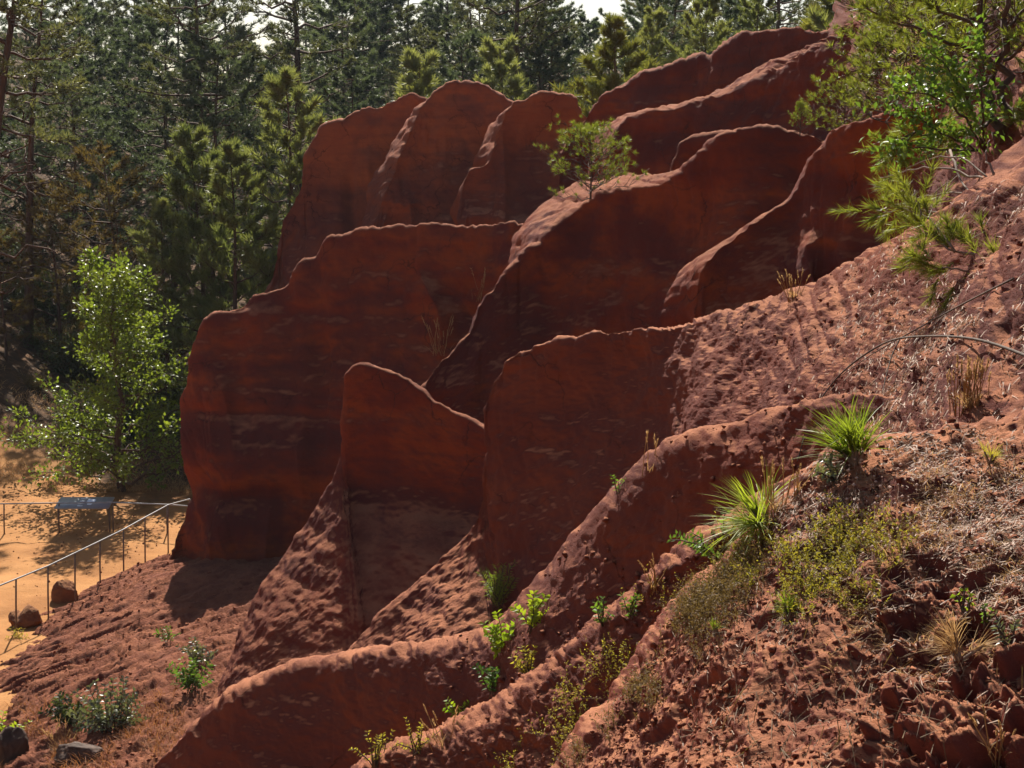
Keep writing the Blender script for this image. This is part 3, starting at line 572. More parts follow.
PINE = {
 'tall_a': pine_meshes('tall_a', 11, 15.0, 3.9, 0.26, 56, umb, 0.15, 11, 0.27, 0.040, M_PINE_DARK, spread=0.75),
 'tall_b': pine_meshes('tall_b', 12, 16.0, 3.8, 0.20, 62, umb, 0.05, 11, 0.27, 0.040, M_PINE_DARK, dead=10, spread=0.75),
 'bare': pine_meshes('bare', 19, 17.0, 3.6, 0.50, 34, umb, 0.12, 11, 0.27, 0.040, M_PINE_DARK, spread=0.75, dead=16, trunk_r=0.25),
 'far_a': pine_meshes('far_a', 13, 15.0, 4.3, 0.06, 60, lambda u: 0.9*umb(u)+.2, 0.12, 13, 0.34, 0.055, M_PINE_FAR, spread=0.85),
 'far_b': pine_meshes('far_b', 14, 14.0, 4.0, 0.04, 60, lambda u: cone(u)*0.85 + 0.2, 0.18, 13, 0.34, 0.055, M_PINE_FAR, spread=0.85),
 'young_a': pine_meshes('young_a', 15, 8.0, 2.2, 0.06, 46, lambda u: cone(u)+0.1, 0.35, 11, 0.25, 0.034, M_PINE_YOUNG, spread=0.55, upward=0.9, dead=0),
 'young_b': pine_meshes('young_b', 16, 7.0, 1.7, 0.08, 40, lambda u: cone(u)+0.12, 0.45, 11, 0.25, 0.034, M_PINE_YOUNG, spread=0.5, upward=1.1, dead=0),
 'gold': pine_meshes('gold', 17, 5.0, 1.5, 0.04, 46, lambda u: cone(u)*0.8 + 0.35*math.sin(math.pi*min(1, u + .1)), 0.35, 12, 0.17, 0.022, M_PINE_GOLD, spread=0.6, upward=0.9, dead=0),
 'brown': pine_meshes('brown', 18, 7.0, 1.6, 0.10, 36, egg, 0.30, 9, 0.22, 0.026, M_PINE_BROWN, spread=0.5, upward=0.5, dead=4),
}
def put_pine(kind, name, label, loc, s=1.0, rz=0.0, group=None, tilt=(0, 0), mats=None):
    t = thing(name, label, 'tree', loc, rz, group); t.scale = (s, s, s); t.rotation_euler = (tilt[0], tilt[1], rz)
    wd, cr = PINE[kind]
    link('trunk', wd, t); link('crown', cr, t)
    return t
def gpos(px, Y, dz=0.0):
    x = (px - W/2)/F_PX*Y/1.0*1.0
    x = P(px, 384, Y)[0]; return (x, Y, gz(x, Y) - 0.1 + dz)
# named trees: those that can be told apart
HT = {'bare': 17, 'tall_a': 15, 'tall_b': 16, 'far_a': 15, 'far_b': 14, 'young_a': 8, 'young_b': 7, 'gold': 5, 'brown': 7}
def pine_to(kind, name, label, px, Y, top_py, **kw):
    """pine at pixel column px and distance Y whose tip reaches image row top_py"""
    b = gpos(px, Y); zt = P(px, top_py, Y)[2]; return put_pine(kind, name, label, b, max(0.25, (zt - b[2])/HT[kind]), **kw)
put_pine('bare', 'pine_tree', 'big leaning dark pine at the left edge of the picture', gpos(-30, 45.0), 1.05, 0.0, tilt=(0, 0.165))
put_pine('bare', 'pine_tree', 'thinner dark pine just right of the big leaning pine', gpos(30, 53), 0.85, 0.0, tilt=(0.02, 0.09))
pine_to('bare', 'pine_tree', 'straight dark pine trunk in the middle of the left wood', 214, 60, -70, rz=2.1)
pine_to('bare', 'pine_tree', 'pine with bare trunk against the bright sky gap', 300, 64, -120, rz=4.0)
pine_to('bare', 'pine_tree', 'dark pine rising above the middle buttress of the cliff', 521, 66, -110, rz=0.8)
pine_to('tall_a', 'pine_tree', 'crooked bare pine just right of the dark pine above the cliff', 543, 67, -20, rz=5.0, tilt=(0, -0.03))
pine_to('tall_a', 'pine_tree', 'slim dark pine behind the upper ridge, left one', 668, 62, -90, rz=3.3)
pine_to('tall_b', 'pine_tree', 'slim dark pine behind the upper ridge, right one', 768, 60, -110, rz=1.9)
pine_to('young_a', 'young_pine', 'young green pine against the left edge of the far cliff', 292, 49, 78, rz=0.3)
pine_to('young_b', 'young_pine', 'young pine with upright candle shoots beside the great fin', 236, 47, 150, rz=1.3)
pine_to('young_b', 'young_pine', 'slim young pine left of the candle shooted one', 204, 49, 135, rz=2.6)
pine_to('young_a', 'young_pine', 'low young pine behind the leafy tree', 168, 49, 205, rz=4.1)
pine_to('young_a', 'young_pine', 'spiky young pine peeping over the far cliff', 497, 56, 46, rz=5.2)
pine_to('young_b', 'young_pine', 'small young pine above the left buttress', 428, 57, 60, rz=3.2)
pine_to('gold', 'young_pine', 'golden green young pine above the notch of the cliff', 607, 47, 20, rz=0.9)
pine_to('young_a', 'young_pine', 'young pine between the golden pine and the ridge top', 650, 50, 12, rz=2.2)
pine_to('young_a', 'young_pine', 'bushy young pine behind the notched skyline', 702, 48, -8, rz=1.7)
pine_to('gold', 'young_pine', 'yellowish young pine at the right end of the upper ridge', 812, 46, -6, rz=2.9)
pine_to('young_b', 'young_pine', 'young pine standing over the top of the upper ridge', 745, 50, -20, rz=0.2)
pine_to('young_a', 'young_pine', 'bushy green pine where the upper ridge meets the hillside', 858, 44, -40, rz=0.7)
pine_to('brown', 'browned_pine', 'thin browned pine on the sunlit bank at the left edge', 8, 49, 236, rz=1.0)
pine_to('brown', 'browned_pine', 'browned low pine under the dark pines', 62, 53, 190, rz=2.0)
pine_to('brown', 'browned_pine', 'browned pine in the shade behind the leafy tree', 120, 52, 160, rz=3.0)
# back rows
rngf = np.random.default_rng(5)
kk = 0
for Y, n, tp in ((54, 14, 0), (58, 10, 70), (66, 13, 40), (75, 15, 8), (86, 16, -16), (98, 19, -22), (112, 20, -18)):
    for i in range(n):
        px = -60 + (1180/n)*(i + 0.2 + 0.6*rngf.random()); top = tp + rngf.normal()*22
        if Y < 62 and (px > 270) and not (Y < 55 and px > 640): continue
        if Y < 55 and px < 640: continue
        for gc, gw, lim in ((282, 18, 40), (602, 26, 18), (443, 10, 6)):
            if abs(px - gc) < gw + 14: top = max(top, lim + 6*rngf.random())
        b = gpos(px, Y)
        kind = ('far_a', 'far_b', 'far_a', 'tall_a')[int(rngf.integers(0, 4))] if Y < 90 else ('far_a', 'far_b')[int(rngf.integers(0, 2))]
        pine_to(kind, 'pine_tree', ('front row' if Y < 70 else 'middle row' if Y < 92 else 'hindmost row') + ' far pine in the wood, ' + next(t for lim, t in ((180, 'above the leafy tree'), (330, 'left of the cliff'), (520, 'above the middle buttress'), (680, 'above the notch'), (2000, 'behind the upper ridge')) if px < lim), px, Y + rngf.normal()*2, top, rz=rngf.random()*6.28, group='pines in the back rows of the wood')
for i, px in enumerate((352, 385, 415, 452, 478, 505, 552, 640)):
    pine_to(('far_a', 'far_b')[i % 2], 'pine_tree', 'tall hindmost pine against the sky above the cliff', px, 94 + 3*(i % 3), -24 - 9*(i % 3), rz=i*1.3, group='tall pines against the sky')
# understorey shrubs
def bush_meshes(key, seed, R, Hh, nst, nleaf, L, w, mat):
    rng = np.random.default_rng(seed); wd = Acc(); lf = Acc(); pos = []; dr = []
    for i in range(nst):
        a = rng.random()*6.28; e = 0.3 + 1.0*rng.random(); l = (0.5 + 0.5*rng.random())
        tip = np.array([math.cos(a)*math.cos(e)*R, math.sin(a)*math.cos(e)*R, math.sin(e)*Hh])*l
        q = curve([0.08*R*math.cos(a), 0.08*R*math.sin(a), -0.1], tip, 0.06, 7, rng, 0.12); wd.tube(q, np.linspace(0.012*R, 0.003*R, 7), 4)
        for j in range(nleaf//nst):
            s = 0.2 + 0.8*rng.random(); p = np.array([np.interp(s, np.linspace(0, 1, 7), q[:, k]) for k in range(3)])
            o = rng.normal(size=3)*0.13*R; pos.append(p + o); dr.append(unit(o + np.array([0, 0, 0.3])*R*0.2))
    lf.leaves(np.array(pos), np.array(dr), L, w, rng)
    return wd.mesh(key + '_stems', M_DARKTWIG, True), lf.mesh(key + '_foliage', mat)
def put_bush(ms, name, label, loc, s=1.0, rz=0.0, group=None, cat='bush'):
    t = thing(name, label, cat, loc, rz, group); t.scale = (s, s, s) if not isinstance(s, tuple) else s
    link('stems', ms[0], t); link('foliage', ms[1], t); return t
BUSH = [bush_meshes('shade_bush', 21 + i, 1.3, 1.7, 26, 2600, 0.12, 0.05, M_SHRUBDARK) for i in range(2)]
BUSHD = bush_meshes('dry_bush', 25, 1.2, 1.4, 26, 2200, 0.13, 0.03, M_PINE_BROWN)
for i in range(60):
    px = -40 + 340*rngf.random(); Y = 46 + 16*rngf.random()**1.3
    if px < 85 and Y < 52: continue
    k = int(rngf.integers(0, 3))
    put_bush(BUSHD if k == 2 else BUSH[k], 'understorey_bush', ('dry brown' if k == 2 else 'round dark' if k else 'ragged dark') + ' bush in the dim undergrowth ' + ('left of the leafy tree' if px < 70 else 'behind the leafy tree' if px < 190 else 'between leafy tree and cliff'), gpos(px, Y), 0.7 + 0.8*rngf.random(), rngf.random()*6.28, 'bushes in the undergrowth of the wood')
# ---- leafy tree on the sand at the left
def leafy_tree(loc, Ht, R, seed=31):
    rng = np.random.default_rng(seed); t = thing('leafy_tree', 'bright green broadleaf tree on the sand behind the sign', 'tree', loc)
    wd = Acc(); lf = Acc(); n = 9
    q = curve([0, 0, -0.2], [0.12, 0.0, Ht*0.93], 0, n, rng, 0.05); wd.tube(q, np.linspace(0.13, 0.015, n), 7)
    pos = []; dr = []
    for i in range(34):
        h = 0.05 + 0.88*(i + rng.random())/34; b = np.array([np.interp(h, np.linspace(0, 1, n), q[:, k]) for k in range(3)])
        a = i*2.399 + rng.normal()*0.3; l = R*(1.05 - 0.75*h)*(0.5 + 0.7*rng.random())
        d = np.array([math.cos(a), math.sin(a), 0.35 + 0.75*h]); tip = b + unit(d)*l
        ql = curve(b, tip, -0.05, 8, rng, 0.10); wd.tube(ql, np.linspace(0.045*(1-h) + 0.012, 0.006, 8), 5)
        for j in range(13):
            s = 0.22 + 0.78*(j + rng.random())/13; b2 = np.array([np.interp(s, np.linspace(0, 1, 8), ql[:, k]) for k in range(3)])
            d2 = unit(unit(d) + 0.8*rng.normal(size=3) + np.array([0, 0, 0.15])); l2 = (0.30 + 0.35*rng.random())*(0.5 + 0.5*l/R)
            wd.tube(curve(b2, b2 + d2*l2, 0, 4, rng, 0.06), np.linspace(0.008, 0.004, 4), 3)
            m = 20
            s2 = rng.random((m, 1)); o = rng.normal(size=(m, 3))*0.10
            pos.append(b2 + d2*l2*s2 + o); dr.append(unit(o + d2*0.06))
    lf.leaves(np.concatenate(pos), np.concatenate(dr), 0.125, 0.085, rng)
    for i in range(9):                                           # long low limbs, down to the ground
        a = i*0.70 + rng.random()*0.4; h = 0.04 + 0.14*rng.random(); b = np.array([0, 0, h*Ht]); l = R*(0.95 + 0.35*rng.random())
        d = np.array([math.cos(a), math.sin(a), 0.10 + 0.25*rng.random()]); ql = curve(b, b + d*l, 0.05, 8, rng, 0.10); wd.tube(ql, np.linspace(0.035, 0.006, 8), 5)
        pp = []; dd_ = []
        for j in range(14):
            s = 0.3 + 0.7*(j + rng.random())/14; b2 = np.array([np.interp(s, np.linspace(0, 1, 8), ql[:, k]) for k in range(3)]); d2 = unit(unit(d) + 0.8*rng.normal(size=3)); l2 = 0.3 + 0.3*rng.random()
            wd.tube(curve(b2, b2 + d2*l2, 0, 4, rng, 0.06), np.linspace(0.008, 0.004, 4), 3)
            o = rng.normal(size=(18, 3))*0.11; pp.append(b2 + d2*l2*rng.random((18, 1)) + o); dd_.append(unit(o + d2*0.06))
        lf.leaves(np.concatenate(pp), np.concatenate(dd_), 0.12, 0.08, rng)
    link('trunk', wd.mesh('leafy_trunk', M_BARK, True), t); link('crown', lf.mesh('leafy_crown', M_LEAF), t); return t
tb = PG(122, 492); leafy_tree((tb[0], tb[1], gz(tb[0], tb[1])), 7.3, 3.1)
# saplings and bushes at the foot of the leafy tree / left bank
put_bush(BUSH[0], 'bank_bush', 'dark low bush left of the leafy tree foot', gpos(66, 46), 0.6, 1.0)
put_bush(BUSHD, 'bank_bush', 'dry brown bush on the bank under the browned pine', gpos(34, 48), 0.6, 2.0)

# ------------------------------------------------------------------ railings, sign, boulders
M_STEEL = plainmat('galvanised_steel', (0.22, 0.22, 0.22), (0.36, 0.36, 0.36), 12.0, 0.7, 0.05, 0.2)
M_POST = plainmat('brown_post', (0.10, 0.065, 0.045), (0.18, 0.12, 0.09), 10.0, 0.7, 0.2)
M_ROCK = ochre('boulder_ochre', [(0.3, (0.20, 0.075, 0.035)), (0.5, (0.34, 0.135, 0.055)), (0.7, (0.42, 0.18, 0.07))], sunlit_dust=(0.48, 0.25, 0.11), sunlit_dust_amt=0.5)
def railing(label, rail_px, posts):
    base = PG(*posts[0][:2]); t = thing('railing', label, 'railing', base)
    a = Acc(); pts = np.array([P(x, y, Y) for x, y, Y in rail_px]) - base; a.tube(pts, 0.018, 8)
    link('top_rail', a.mesh('top_rail', M_STEEL, True), t)
    for x, yb, yt in posts:
        b = PG(x, yb); top = P(x, yt, b[1]); a = Acc()
        a.tube([b - base - [0, 0, 0.25], (b + top)/2 - base, top - base - [0, 0, 0.016]], 0.019, 7)
        link('post', a.mesh('post', M_POST, True), t)
    return t
yy = lambda x, y: PG(x, y)[1]
pb = [(-40, 655, 602), (-14, 644, 591), (16, 631, 579), (48, 617, 566), (75, 604, 553), (100, 591.5, 541), (123.5, 579, 529.5), (145, 568, 517.5), (168, 552, 505), (190, 548, 499)]
railing('silver railing on brown posts along the foot of the earth apron', [(x, yt, yy(x, yb)) for x, yb, yt in pb], pb)
pb2 = [(-50, 535, 504.5), (4, 534, 503.8), (59, 533, 503), (113, 532.5, 502.4), (167, 534, 504.5), (200, 536, 507)]
railing('straight far railing crossing the sand behind the sign', [(x, yt, yy(x, yb)) for x, yb, yt in pb2], pb2)
def boxm(a, c, sx, sy, sz, R=None):
    v = np.array([[x, y, z] for x in (-1, 1) for y in (-1, 1) for z in (-1, 1)])*np.array([sx, sy, sz])/2.0
    if R is not None: v = v @ R.T
    f = np.array([[0,1,3],[0,3,2],[4,6,7],[4,7,5],[0,4,5],[0,5,1],[2,3,7],[2,7,6],[0,2,6],[0,6,4],[1,5,7],[1,7,3]]); a.add(v + np.array(c), f)
M_PANEL = plainmat('blue_grey_panel', (0.20, 0.205, 0.21), (0.27, 0.275, 0.28), 3.0, 0.35, 0.0, 0.0, 0.6)
M_PRINT = plainmat('white_print', (0.60, 0.64, 0.68), (0.72, 0.75, 0.78), 8.0, 0.5, 0.0)
sb = PG(86, 531); Ys = sb[1]; sg = thing('information_sign', 'slanted blue grey information board on two legs on the sand', 'sign', sb)
wS = 55.5/F_PX*Ys; zS = P(86, 503, Ys)[2]; ang = math.radians(14)
Rp = np.array(Matrix.Rotation(ang, 3, 'X'))
a = Acc(); boxm(a, (0, 0, zS), wS, 0.62, 0.03, Rp); panel = link('panel', a.mesh('panel', M_PANEL), sg)
def pr(cx, cy, sx, sy, nm='print_mark'):
    a = Acc(); c = Rp @ np.array([cx, cy, 0.0205]); boxm(a, c + [0, 0, zS], sx, sy, 0.004, Rp); link(nm, a.mesh(nm, M_PRINT), panel)
for k in range(4): pr(-0.07, 0.20 - 0.13*k, 0.17 - 0.03*(k % 2), 0.055)
a = Acc(); th = np.linspace(0, 6.283, 14)[:-1]
bl = np.stack([0.16 + 0.10*np.cos(th)*(1 + 0.35*np.sin(3*th)), 0.02 + 0.22*np.sin(th)*(1 + 0.25*np.cos(2*th)), np.full(13, 0.022)], -1) @ Rp.T + [0, 0, zS]
a.add(np.concatenate([[bl.mean(0)], bl]), [[0, i + 1, (i + 1) % 13 + 1] for i in range(13)]); link('print_figure', a.mesh('print_figure', M_PRINT), panel)
for sx in (-1, 1):
    for dy in (-0.12,):
        a = Acc(); a.tube([[sx*wS*0.47, dy, -0.2], [sx*wS*0.47, dy, zS - 0.055]], 0.022, 7); link('leg', a.mesh('leg', M_POST, True), sg)
def boulder(name, label, loc, sx, sy, sz, seed, mat=M_ROCK, cat='boulder', flat=0.35, notch=False):
    bm = bmesh.new(); bmesh.ops.create_icosphere(bm, subdivisions=5, radius=1.0)
    v = np.array([x.co[:] for x in bm.verts]); rng = np.random.default_rng(seed)
    for _ in range(11):                                              # broken planes
        n = unit(rng.normal(size=3)); lim = 0.62 + 0.2*rng.random(); dd = v @ n; v = v - np.outer(np.clip(dd - lim, 0, None), n)*0.92
    if notch: v[:, 2] -= 0.55*np.exp(-((v[:, 0] + 0.25)/0.28)**2)*np.clip(v[:, 2], 0, 1)
    v = v*(1 + 0.10*fbm(v*1.7 + seed, 4)[:, None] + 0.03*fbm(v*7 + seed, 3)[:, None])*np.array([sx, sy, sz]); v[:, 2] = np.maximum(v[:, 2], -flat*sz)
    for x, c in zip(bm.verts, v): x.co = c
    me = bpy.data.meshes.new(name); bm.to_mesh(me); bm.free(); me.materials.append(mat); me.polygons.foreach_set('use_smooth', np.ones(len(me.polygons), bool))
    return link(name, me, loc=(loc[0], loc[1], loc[2] + flat*sz - 0.03), label=label, category=cat)
k = yy(66, 601)/F_PX; p = PG(66, 599); boulder('boulder', 'squarish ochre boulder on the sand behind the railing', p, 14.5*k, 0.30, 19*k, 3, flat=0.30)
k = yy(25, 625)/F_PX; p = PG(25, 624); boulder('boulder', 'notched ochre boulder nearest the left edge on the sand', p, 18*k, 0.32, 17*k, 8, notch=True, flat=0.30)
# ------------------------------------------------------------------ small pines, shrubs and plants on the red earth
def small_pine(key, seed, Ht, R, limbs, K, L, w, mat, prof=egg, rise=0.5, upward=0.8, subs=4, tpb=2, spread=0.6, h0=0.12):
    PINE[key] = pine_meshes(key, seed, Ht, R, h0, limbs, prof, rise, K, L, w, mat, spread=spread, upward=upward, dead=2, subs=subs, tpb=tpb, trunk_r=Ht*0.018)
small_pine('lone', 41, 1.65, 1.15, 46, 24, 0.13, 0.012, M_PINE_LIT, subs=6, tpb=1, h0=0.05, rise=0.30, prof=lambda u: 0.95*math.sqrt(max(0, 1 - u*u)) + 0.12)
small_pine('bushy', 42, 1.7, 0.9, 38, 24, 0.14, 0.012, M_PINE_LIT, tpb=1, subs=6, prof=lambda u: cone(u) + 0.1, rise=0.9, upward=1.3, spread=0.5)
small_pine('wide', 43, 1.2, 1.2, 38, 24, 0.13, 0.012, M_PINE_LIT, tpb=1, subs=6, rise=0.35, upward=0.7)
put_pine('lone', 'small_pine', 'small lone pine growing on the crest of the curving red ridge', on('B2', 588, 204) + [0, 0.1, 0], 0.80, 0.4)
put_pine('bushy', 'small_pine', 'upright pine bush at the top end of the sunlit ridge', on('B2', 848, 128) + [0.15, -0.5, 0.1], 0.92, 1.4)
put_pine('wide', 'small_pine', 'wide low pine bush under the upright one', on('B2', 832, 132) + [0, -0.3, 0.0], 0.62, 2.2)
put_pine('wide', 'small_pine', 'low pine bush against the hillside right of the upright bush', on('H', 890, 122) + [0, -0.2, -0.1], 0.8, 0.8)
put_pine('bushy', 'pine_sprig', 'tiny bright pine sprig on the skyline of the pine ridge', on('B2', 800, 131), 0.30, 0.8)
put_pine('wide', 'small_pine', 'low shaded pine above the branch tangle at the right', on('U', 955, 110) + [0, -0.4, 0], 1.0, 0.8)
put_pine('bushy', 'small_pine', 'pine bush at the top right under the slender pine', on('U', 925, 55) + [0, -0.4, 0], 1.1, 1.8)
put_pine('bushy', 'small_pine', 'pine bush in the top right corner', on('U', 1018, 75) + [0, -0.4, 0], 1.0, 2.8)

def branches(label, name, cat, root, lines, mat_wood, r0=0.03, tuft=None, leaf=None, seed=0, stem='branch', foliage='foliage'):
    """plant given by branch lines of (px,py,Y) points; every branch is a part, the foliage is one part"""
    rng = np.random.default_rng(seed); t = thing(name, label, cat, root); fo = Acc()
    for ln in lines:
        pts, r, fr = ln
        q = np.array([P(*c) for c in pts]) - np.asarray(root)
        m = max(6, 4*len(q)); s = np.linspace(0, len(q) - 1, m); qq = np.stack([np.interp(s, np.arange(len(q)), q[:, k]) for k in range(3)], -1)
        for _ in range(3): qq[1:-1] = (qq[:-2] + 2*qq[1:-1] + qq[2:])/4
        qq[1:-1] += rng.normal(size=(m-2, 3))*r*0.7
        a = Acc(); a.tube(qq, np.linspace(r, r*0.35, m), 6); br = link(stem, a.mesh(stem, mat_wood, True), t)
        if fr is None: continue
        d0 = unit(np.gradient(qq, axis=0)); ln_len = np.linalg.norm(np.diff(qq, axis=0), axis=1).sum()
        n = int(fr*ln_len) + 2
        for k in range(n):
            s_ = 0.15 + 0.85*rng.random(); i = int(s_*(m-1)); b = qq[i]
            d2 = unit(d0[i] + 0.9*rng.normal(size=3) + [0, 0, 0.3]); l2 = (0.12 + 0.25*rng.random())*(tuft or leaf)['sub']
            tw = Acc(); e = b + d2*l2; fo_n = 1
            a2 = curve(b, e, 0, 4, rng, 0.06)
            if tuft:
                fo.needles(np.array([e, a2[2]]), np.array([d2, d2]), tuft['K'], tuft['L'], tuft['w'], tuft['spread'], rng, back=0.6)
            else:
                mm = leaf['n']; s2 = np.linspace(0.1, 1, mm)[:, None]; side = unit(np.cross(d2, rng.normal(size=3)))
                sg_ = np.where(np.arange(mm) % 2, 1, -1)[:, None]
                fo.leaves(b + (e - b)*s2, unit(side*sg_ + d2*0.6 + 0.15*rng.normal(size=(mm, 3))), leaf['L'], leaf['w'], rng)
    if fo.n: link(foliage, fo.mesh(foliage, (tuft or leaf)['mat']), t)
    return t
TU = dict(K=24, L=0.12, w=0.008, spread=0.6, sub=0.9, mat=M_PINE_LIT)
r = on('U', 1000, 138); Yr = r[1]
branches('slender twin stemmed pine on the hillside at the upper right', 'slender_pine', 'tree', r, [
    ([(1000,142,Yr), (992,100,Yr), (987,50,Yr+.1), (978,0,Yr+.1), (966,-60,Yr)], 0.06, None),
    ([(1006,140,Yr), (1006,90,Yr-.1), (1002,40,Yr-.1), (1008,-10,Yr-.2), (1012,-60,Yr)], 0.05, None),
    ([(990,62,Yr), (950,42,Yr-.3), (905,26,Yr-.5), (866,8,Yr-.6)], 0.022, 22),
    ([(988,30,Yr), (940,8,Yr-.2), (900,-6,Yr-.2), (870,-14,Yr-.2)], 0.022, 22),
    ([(990,85,Yr), (962,98,Yr-.3), (930,80,Yr-.5), (905,95,Yr-.7)], 0.018, 12),
    ([(1004,60,Yr), (1030,40,Yr-.4), (1060,30,Yr-.5)], 0.02, 22),
    ([(1004,30,Yr), (1030,5,Yr+.3), (1060,-10,Yr+.4)], 0.02, 22),
    ([(996,118,Yr), (960,140,Yr-.5), (915,132,Yr-.9), (880,150,Yr-1.1)], 0.02, 18),
    ([(915,132,Yr-.9), (890,160,Yr-1.1), (888,188,Yr-1.2)], 0.012, 14),
    ([(1002,100,Yr), (1024,120,Yr-.4), (1050,118,Yr-.5)], 0.02, 18)], M_BARK, tuft=TU, seed=51, foliage='needles')
LF = dict(n=9, L=0.075, w=0.045, sub=1.3, mat=M_LEAF_GREEN)
r = on('U', 985, 150); Ys_ = r[1] - 0.9
branches('bright green leafy shrub in front of the slender pine stems', 'leafy_shrub', 'shrub', r, [
    ([(985,152,r[1]), (965,118,Ys_), (935,95,Ys_-.1), (895,92,Ys_-.2)], 0.014, 15),
    ([(985,152,r[1]), (970,105,Ys_), (950,70,Ys_), (930,52,Ys_)], 0.014, 15),
    ([(985,152,r[1]), (982,110,Ys_), (985,70,Ys_), (978,48,Ys_)], 0.014, 12),
    ([(980,150,r[1]), (950,140,Ys_-.1), (925,122,Ys_-.2), (905,112,Ys_-.2)], 0.012, 15),
    ([(980,150,r[1]), (940,150,Ys_-.2), (915,146,Ys_-.3), (900,152,Ys_-.3)], 0.012, 13)], M_DARKTWIG, leaf=LF, seed=52)
r = P(1060, 262, 9.2); r[2] -= 0.05
branches('pine boughs with fresh tufts reaching in over the slope at the right', 'pine_bough', 'branch', r, [
    ([(1060,262,9.2), (1000,262,9.3), (960,252,9.4), (925,232,9.6)], 0.014, 16),
    ([(1000,262,9.3), (975,272,9.2), (945,268,9.2), (915,262,9.3)], 0.010, 20),
    ([(955,252,9.4), (930,215,9.7), (905,208,9.8), (882,214,9.9)], 0.010, 22),
    ([(925,232,9.6), (918,205,9.7), (915,190,9.8)], 0.008, 14),
    ([(1060,275,9.0), (1030,288,8.9), (1005,280,8.9)], 0.010, 25),
    ([(1060,262,9.2), (1030,250,9.2), (1002,255,9.2)], 0.010, 22)], M_TWIG, tuft=dict(K=40, L=0.12, w=0.0055, spread=0.45, sub=0.9, mat=M_PINE_LIT), seed=53, foliage='needles')
Yd = 11.2
branches('tangle of bare grey dead branches under the leafy shrub', 'dead_branch', 'branch', on('U', 990, 195), [
    ([(1010,190,10.6), (960,170,Yd), (915,168,Yd+.3), (880,178,Yd+.5)], 0.012, None), ([(1000,195,10.6), (950,192,Yd), (910,200,Yd+.2), (885,215,Yd+.3)], 0.010, None),
    ([(990,180,10.8), (960,155,Yd), (930,158,Yd+.2), (905,170,Yd+.3)], 0.009, None), ([(1000,185,10.7), (985,160,10.9), (990,140,11)], 0.012, None),
    ([(960,175,Yd), (935,190,Yd), (925,215,Yd)], 0.007, None), ([(985,205,10.4), (940,212,10.8), (905,206,11.2)], 0.008, None),
    ([(950,150,Yd+.3), (965,190,Yd-.2), (985,215,10.4)], 0.012, None)], M_TWIG, seed=54)
# fallen twigs across the slope
def twig(label, key, pts, r, seed):
    q = [on(c[3] if len(c) > 3 else key, c[0], c[1]) + [0, -0.03, c[2]] for c in pts]; root = q[0]
    rng = np.random.default_rng(seed); q = np.array(q) - root; m = 6*len(q); s = np.linspace(0, len(q)-1, m)
    qq = np.stack([np.interp(s, np.arange(len(q)), q[:, k]) for k in range(3)], -1)
    for _ in range(8): qq[1:-1] = (qq[:-2] + 2*qq[1:-1] + qq[2:])/4
    a = Acc(); a.tube(qq, np.linspace(r, r*0.4, m), 6); return link('fallen_twig', a.mesh('fallen_twig', M_DARKTWIG, True), loc=root, label=label, category='twig')
twig('long bent grey twig arching down the slope to the spiky seedlings', 'D', [(1040,366,.02),(980,352,.08),(935,349,.10),(890,352,.12),(860,370,.12),(835,386,.10),(815,408,.06),(803,432,.03,'E'),(795,462,.02,'E')], 0.009, 1)
twig('straight thin twig above the bent one', 'D', [(1010,282,.03),(960,312,.06),(910,338,.06),(870,358,.05),(838,378,.03)], 0.006, 2)
twig('short forked twig hanging off the bent twig', 'D', [(897,353,.12),(886,372,.10),(878,400,.03)], 0.006, 3)

# spiky pine seedlings
def seedling(name, label, key, px, py, size, nsh, nb, axis, seed, mat=M_GRASS, w=0.0075, open_=0.6):
    rng = np.random.default_rng(seed); b = on(key, px, py); t = thing(name, label, 'seedling', b); wd = Acc(); bl = Acc()
    for i in range(nsh):
        d = unit(np.array(axis) + open_*rng.normal(size=3)*np.array([1, 0.7, 0.6])); l = size*(0.25 + 0.35*rng.random())
        q = curve([0, 0, -0.03], d*l, 0.03, 5, rng, 0.05); wd.tube(q, np.linspace(0.008, 0.004, 5), 5)
        s = 0.35 + 0.65*rng.random((nb, 1)); base = d*l*s; dd = unit(d*0.9 + 0.34*rng.normal(size=(nb, 3)))
        bl.blades(base, dd, size*(0.45 + 0.45*rng.random(nb)), w, rng, 0.25)
    link('stem', wd.mesh('stem', M_TWIG, True), t); link('needles', bl.mesh('needles', mat), t); return t
seedling('pine_seedling', 'large bright green spiky seedling beside the bent twig', 'NB', 857, 462, 0.30, 11, 26, (-0.15, -0.1, 0.9), 61, open_=0.45)
seedling('pine_seedling', 'wide spiky green rosette on the edge of the grassy bank', 'NB', 765, 522, 0.30, 11, 24, (-0.3, -0.25, 0.7), 62, open_=0.85)
seedling('pine_seedling', 'small dull spiky seedling on the litter at the right', 'NB', 987, 462, 0.13, 4, 24, (0, 0, 1), 63, M_HEATH, 0.003)
seedling('grass_clump', 'brown hairy dry clump on the near bank', 'NB', 958, 655, 0.17, 6, 50, (0, -0.2, 0.8), 64, M_DRY, 0.0022, 0.7)
seedling('grass_clump', 'fresh green grass clump on the near bank below the rosette', 'NB', 787, 612, 0.11, 5, 26, (0, -0.1, 0.9), 65, M_GRASS, 0.003, 0.5)
seedling('grass_clump', 'small green clump at the foot of the dry brush', 'NB', 712, 632, 0.08, 4, 22, (0, -0.1, 0.9), 66, M_GRASS, 0.003, 0.5)
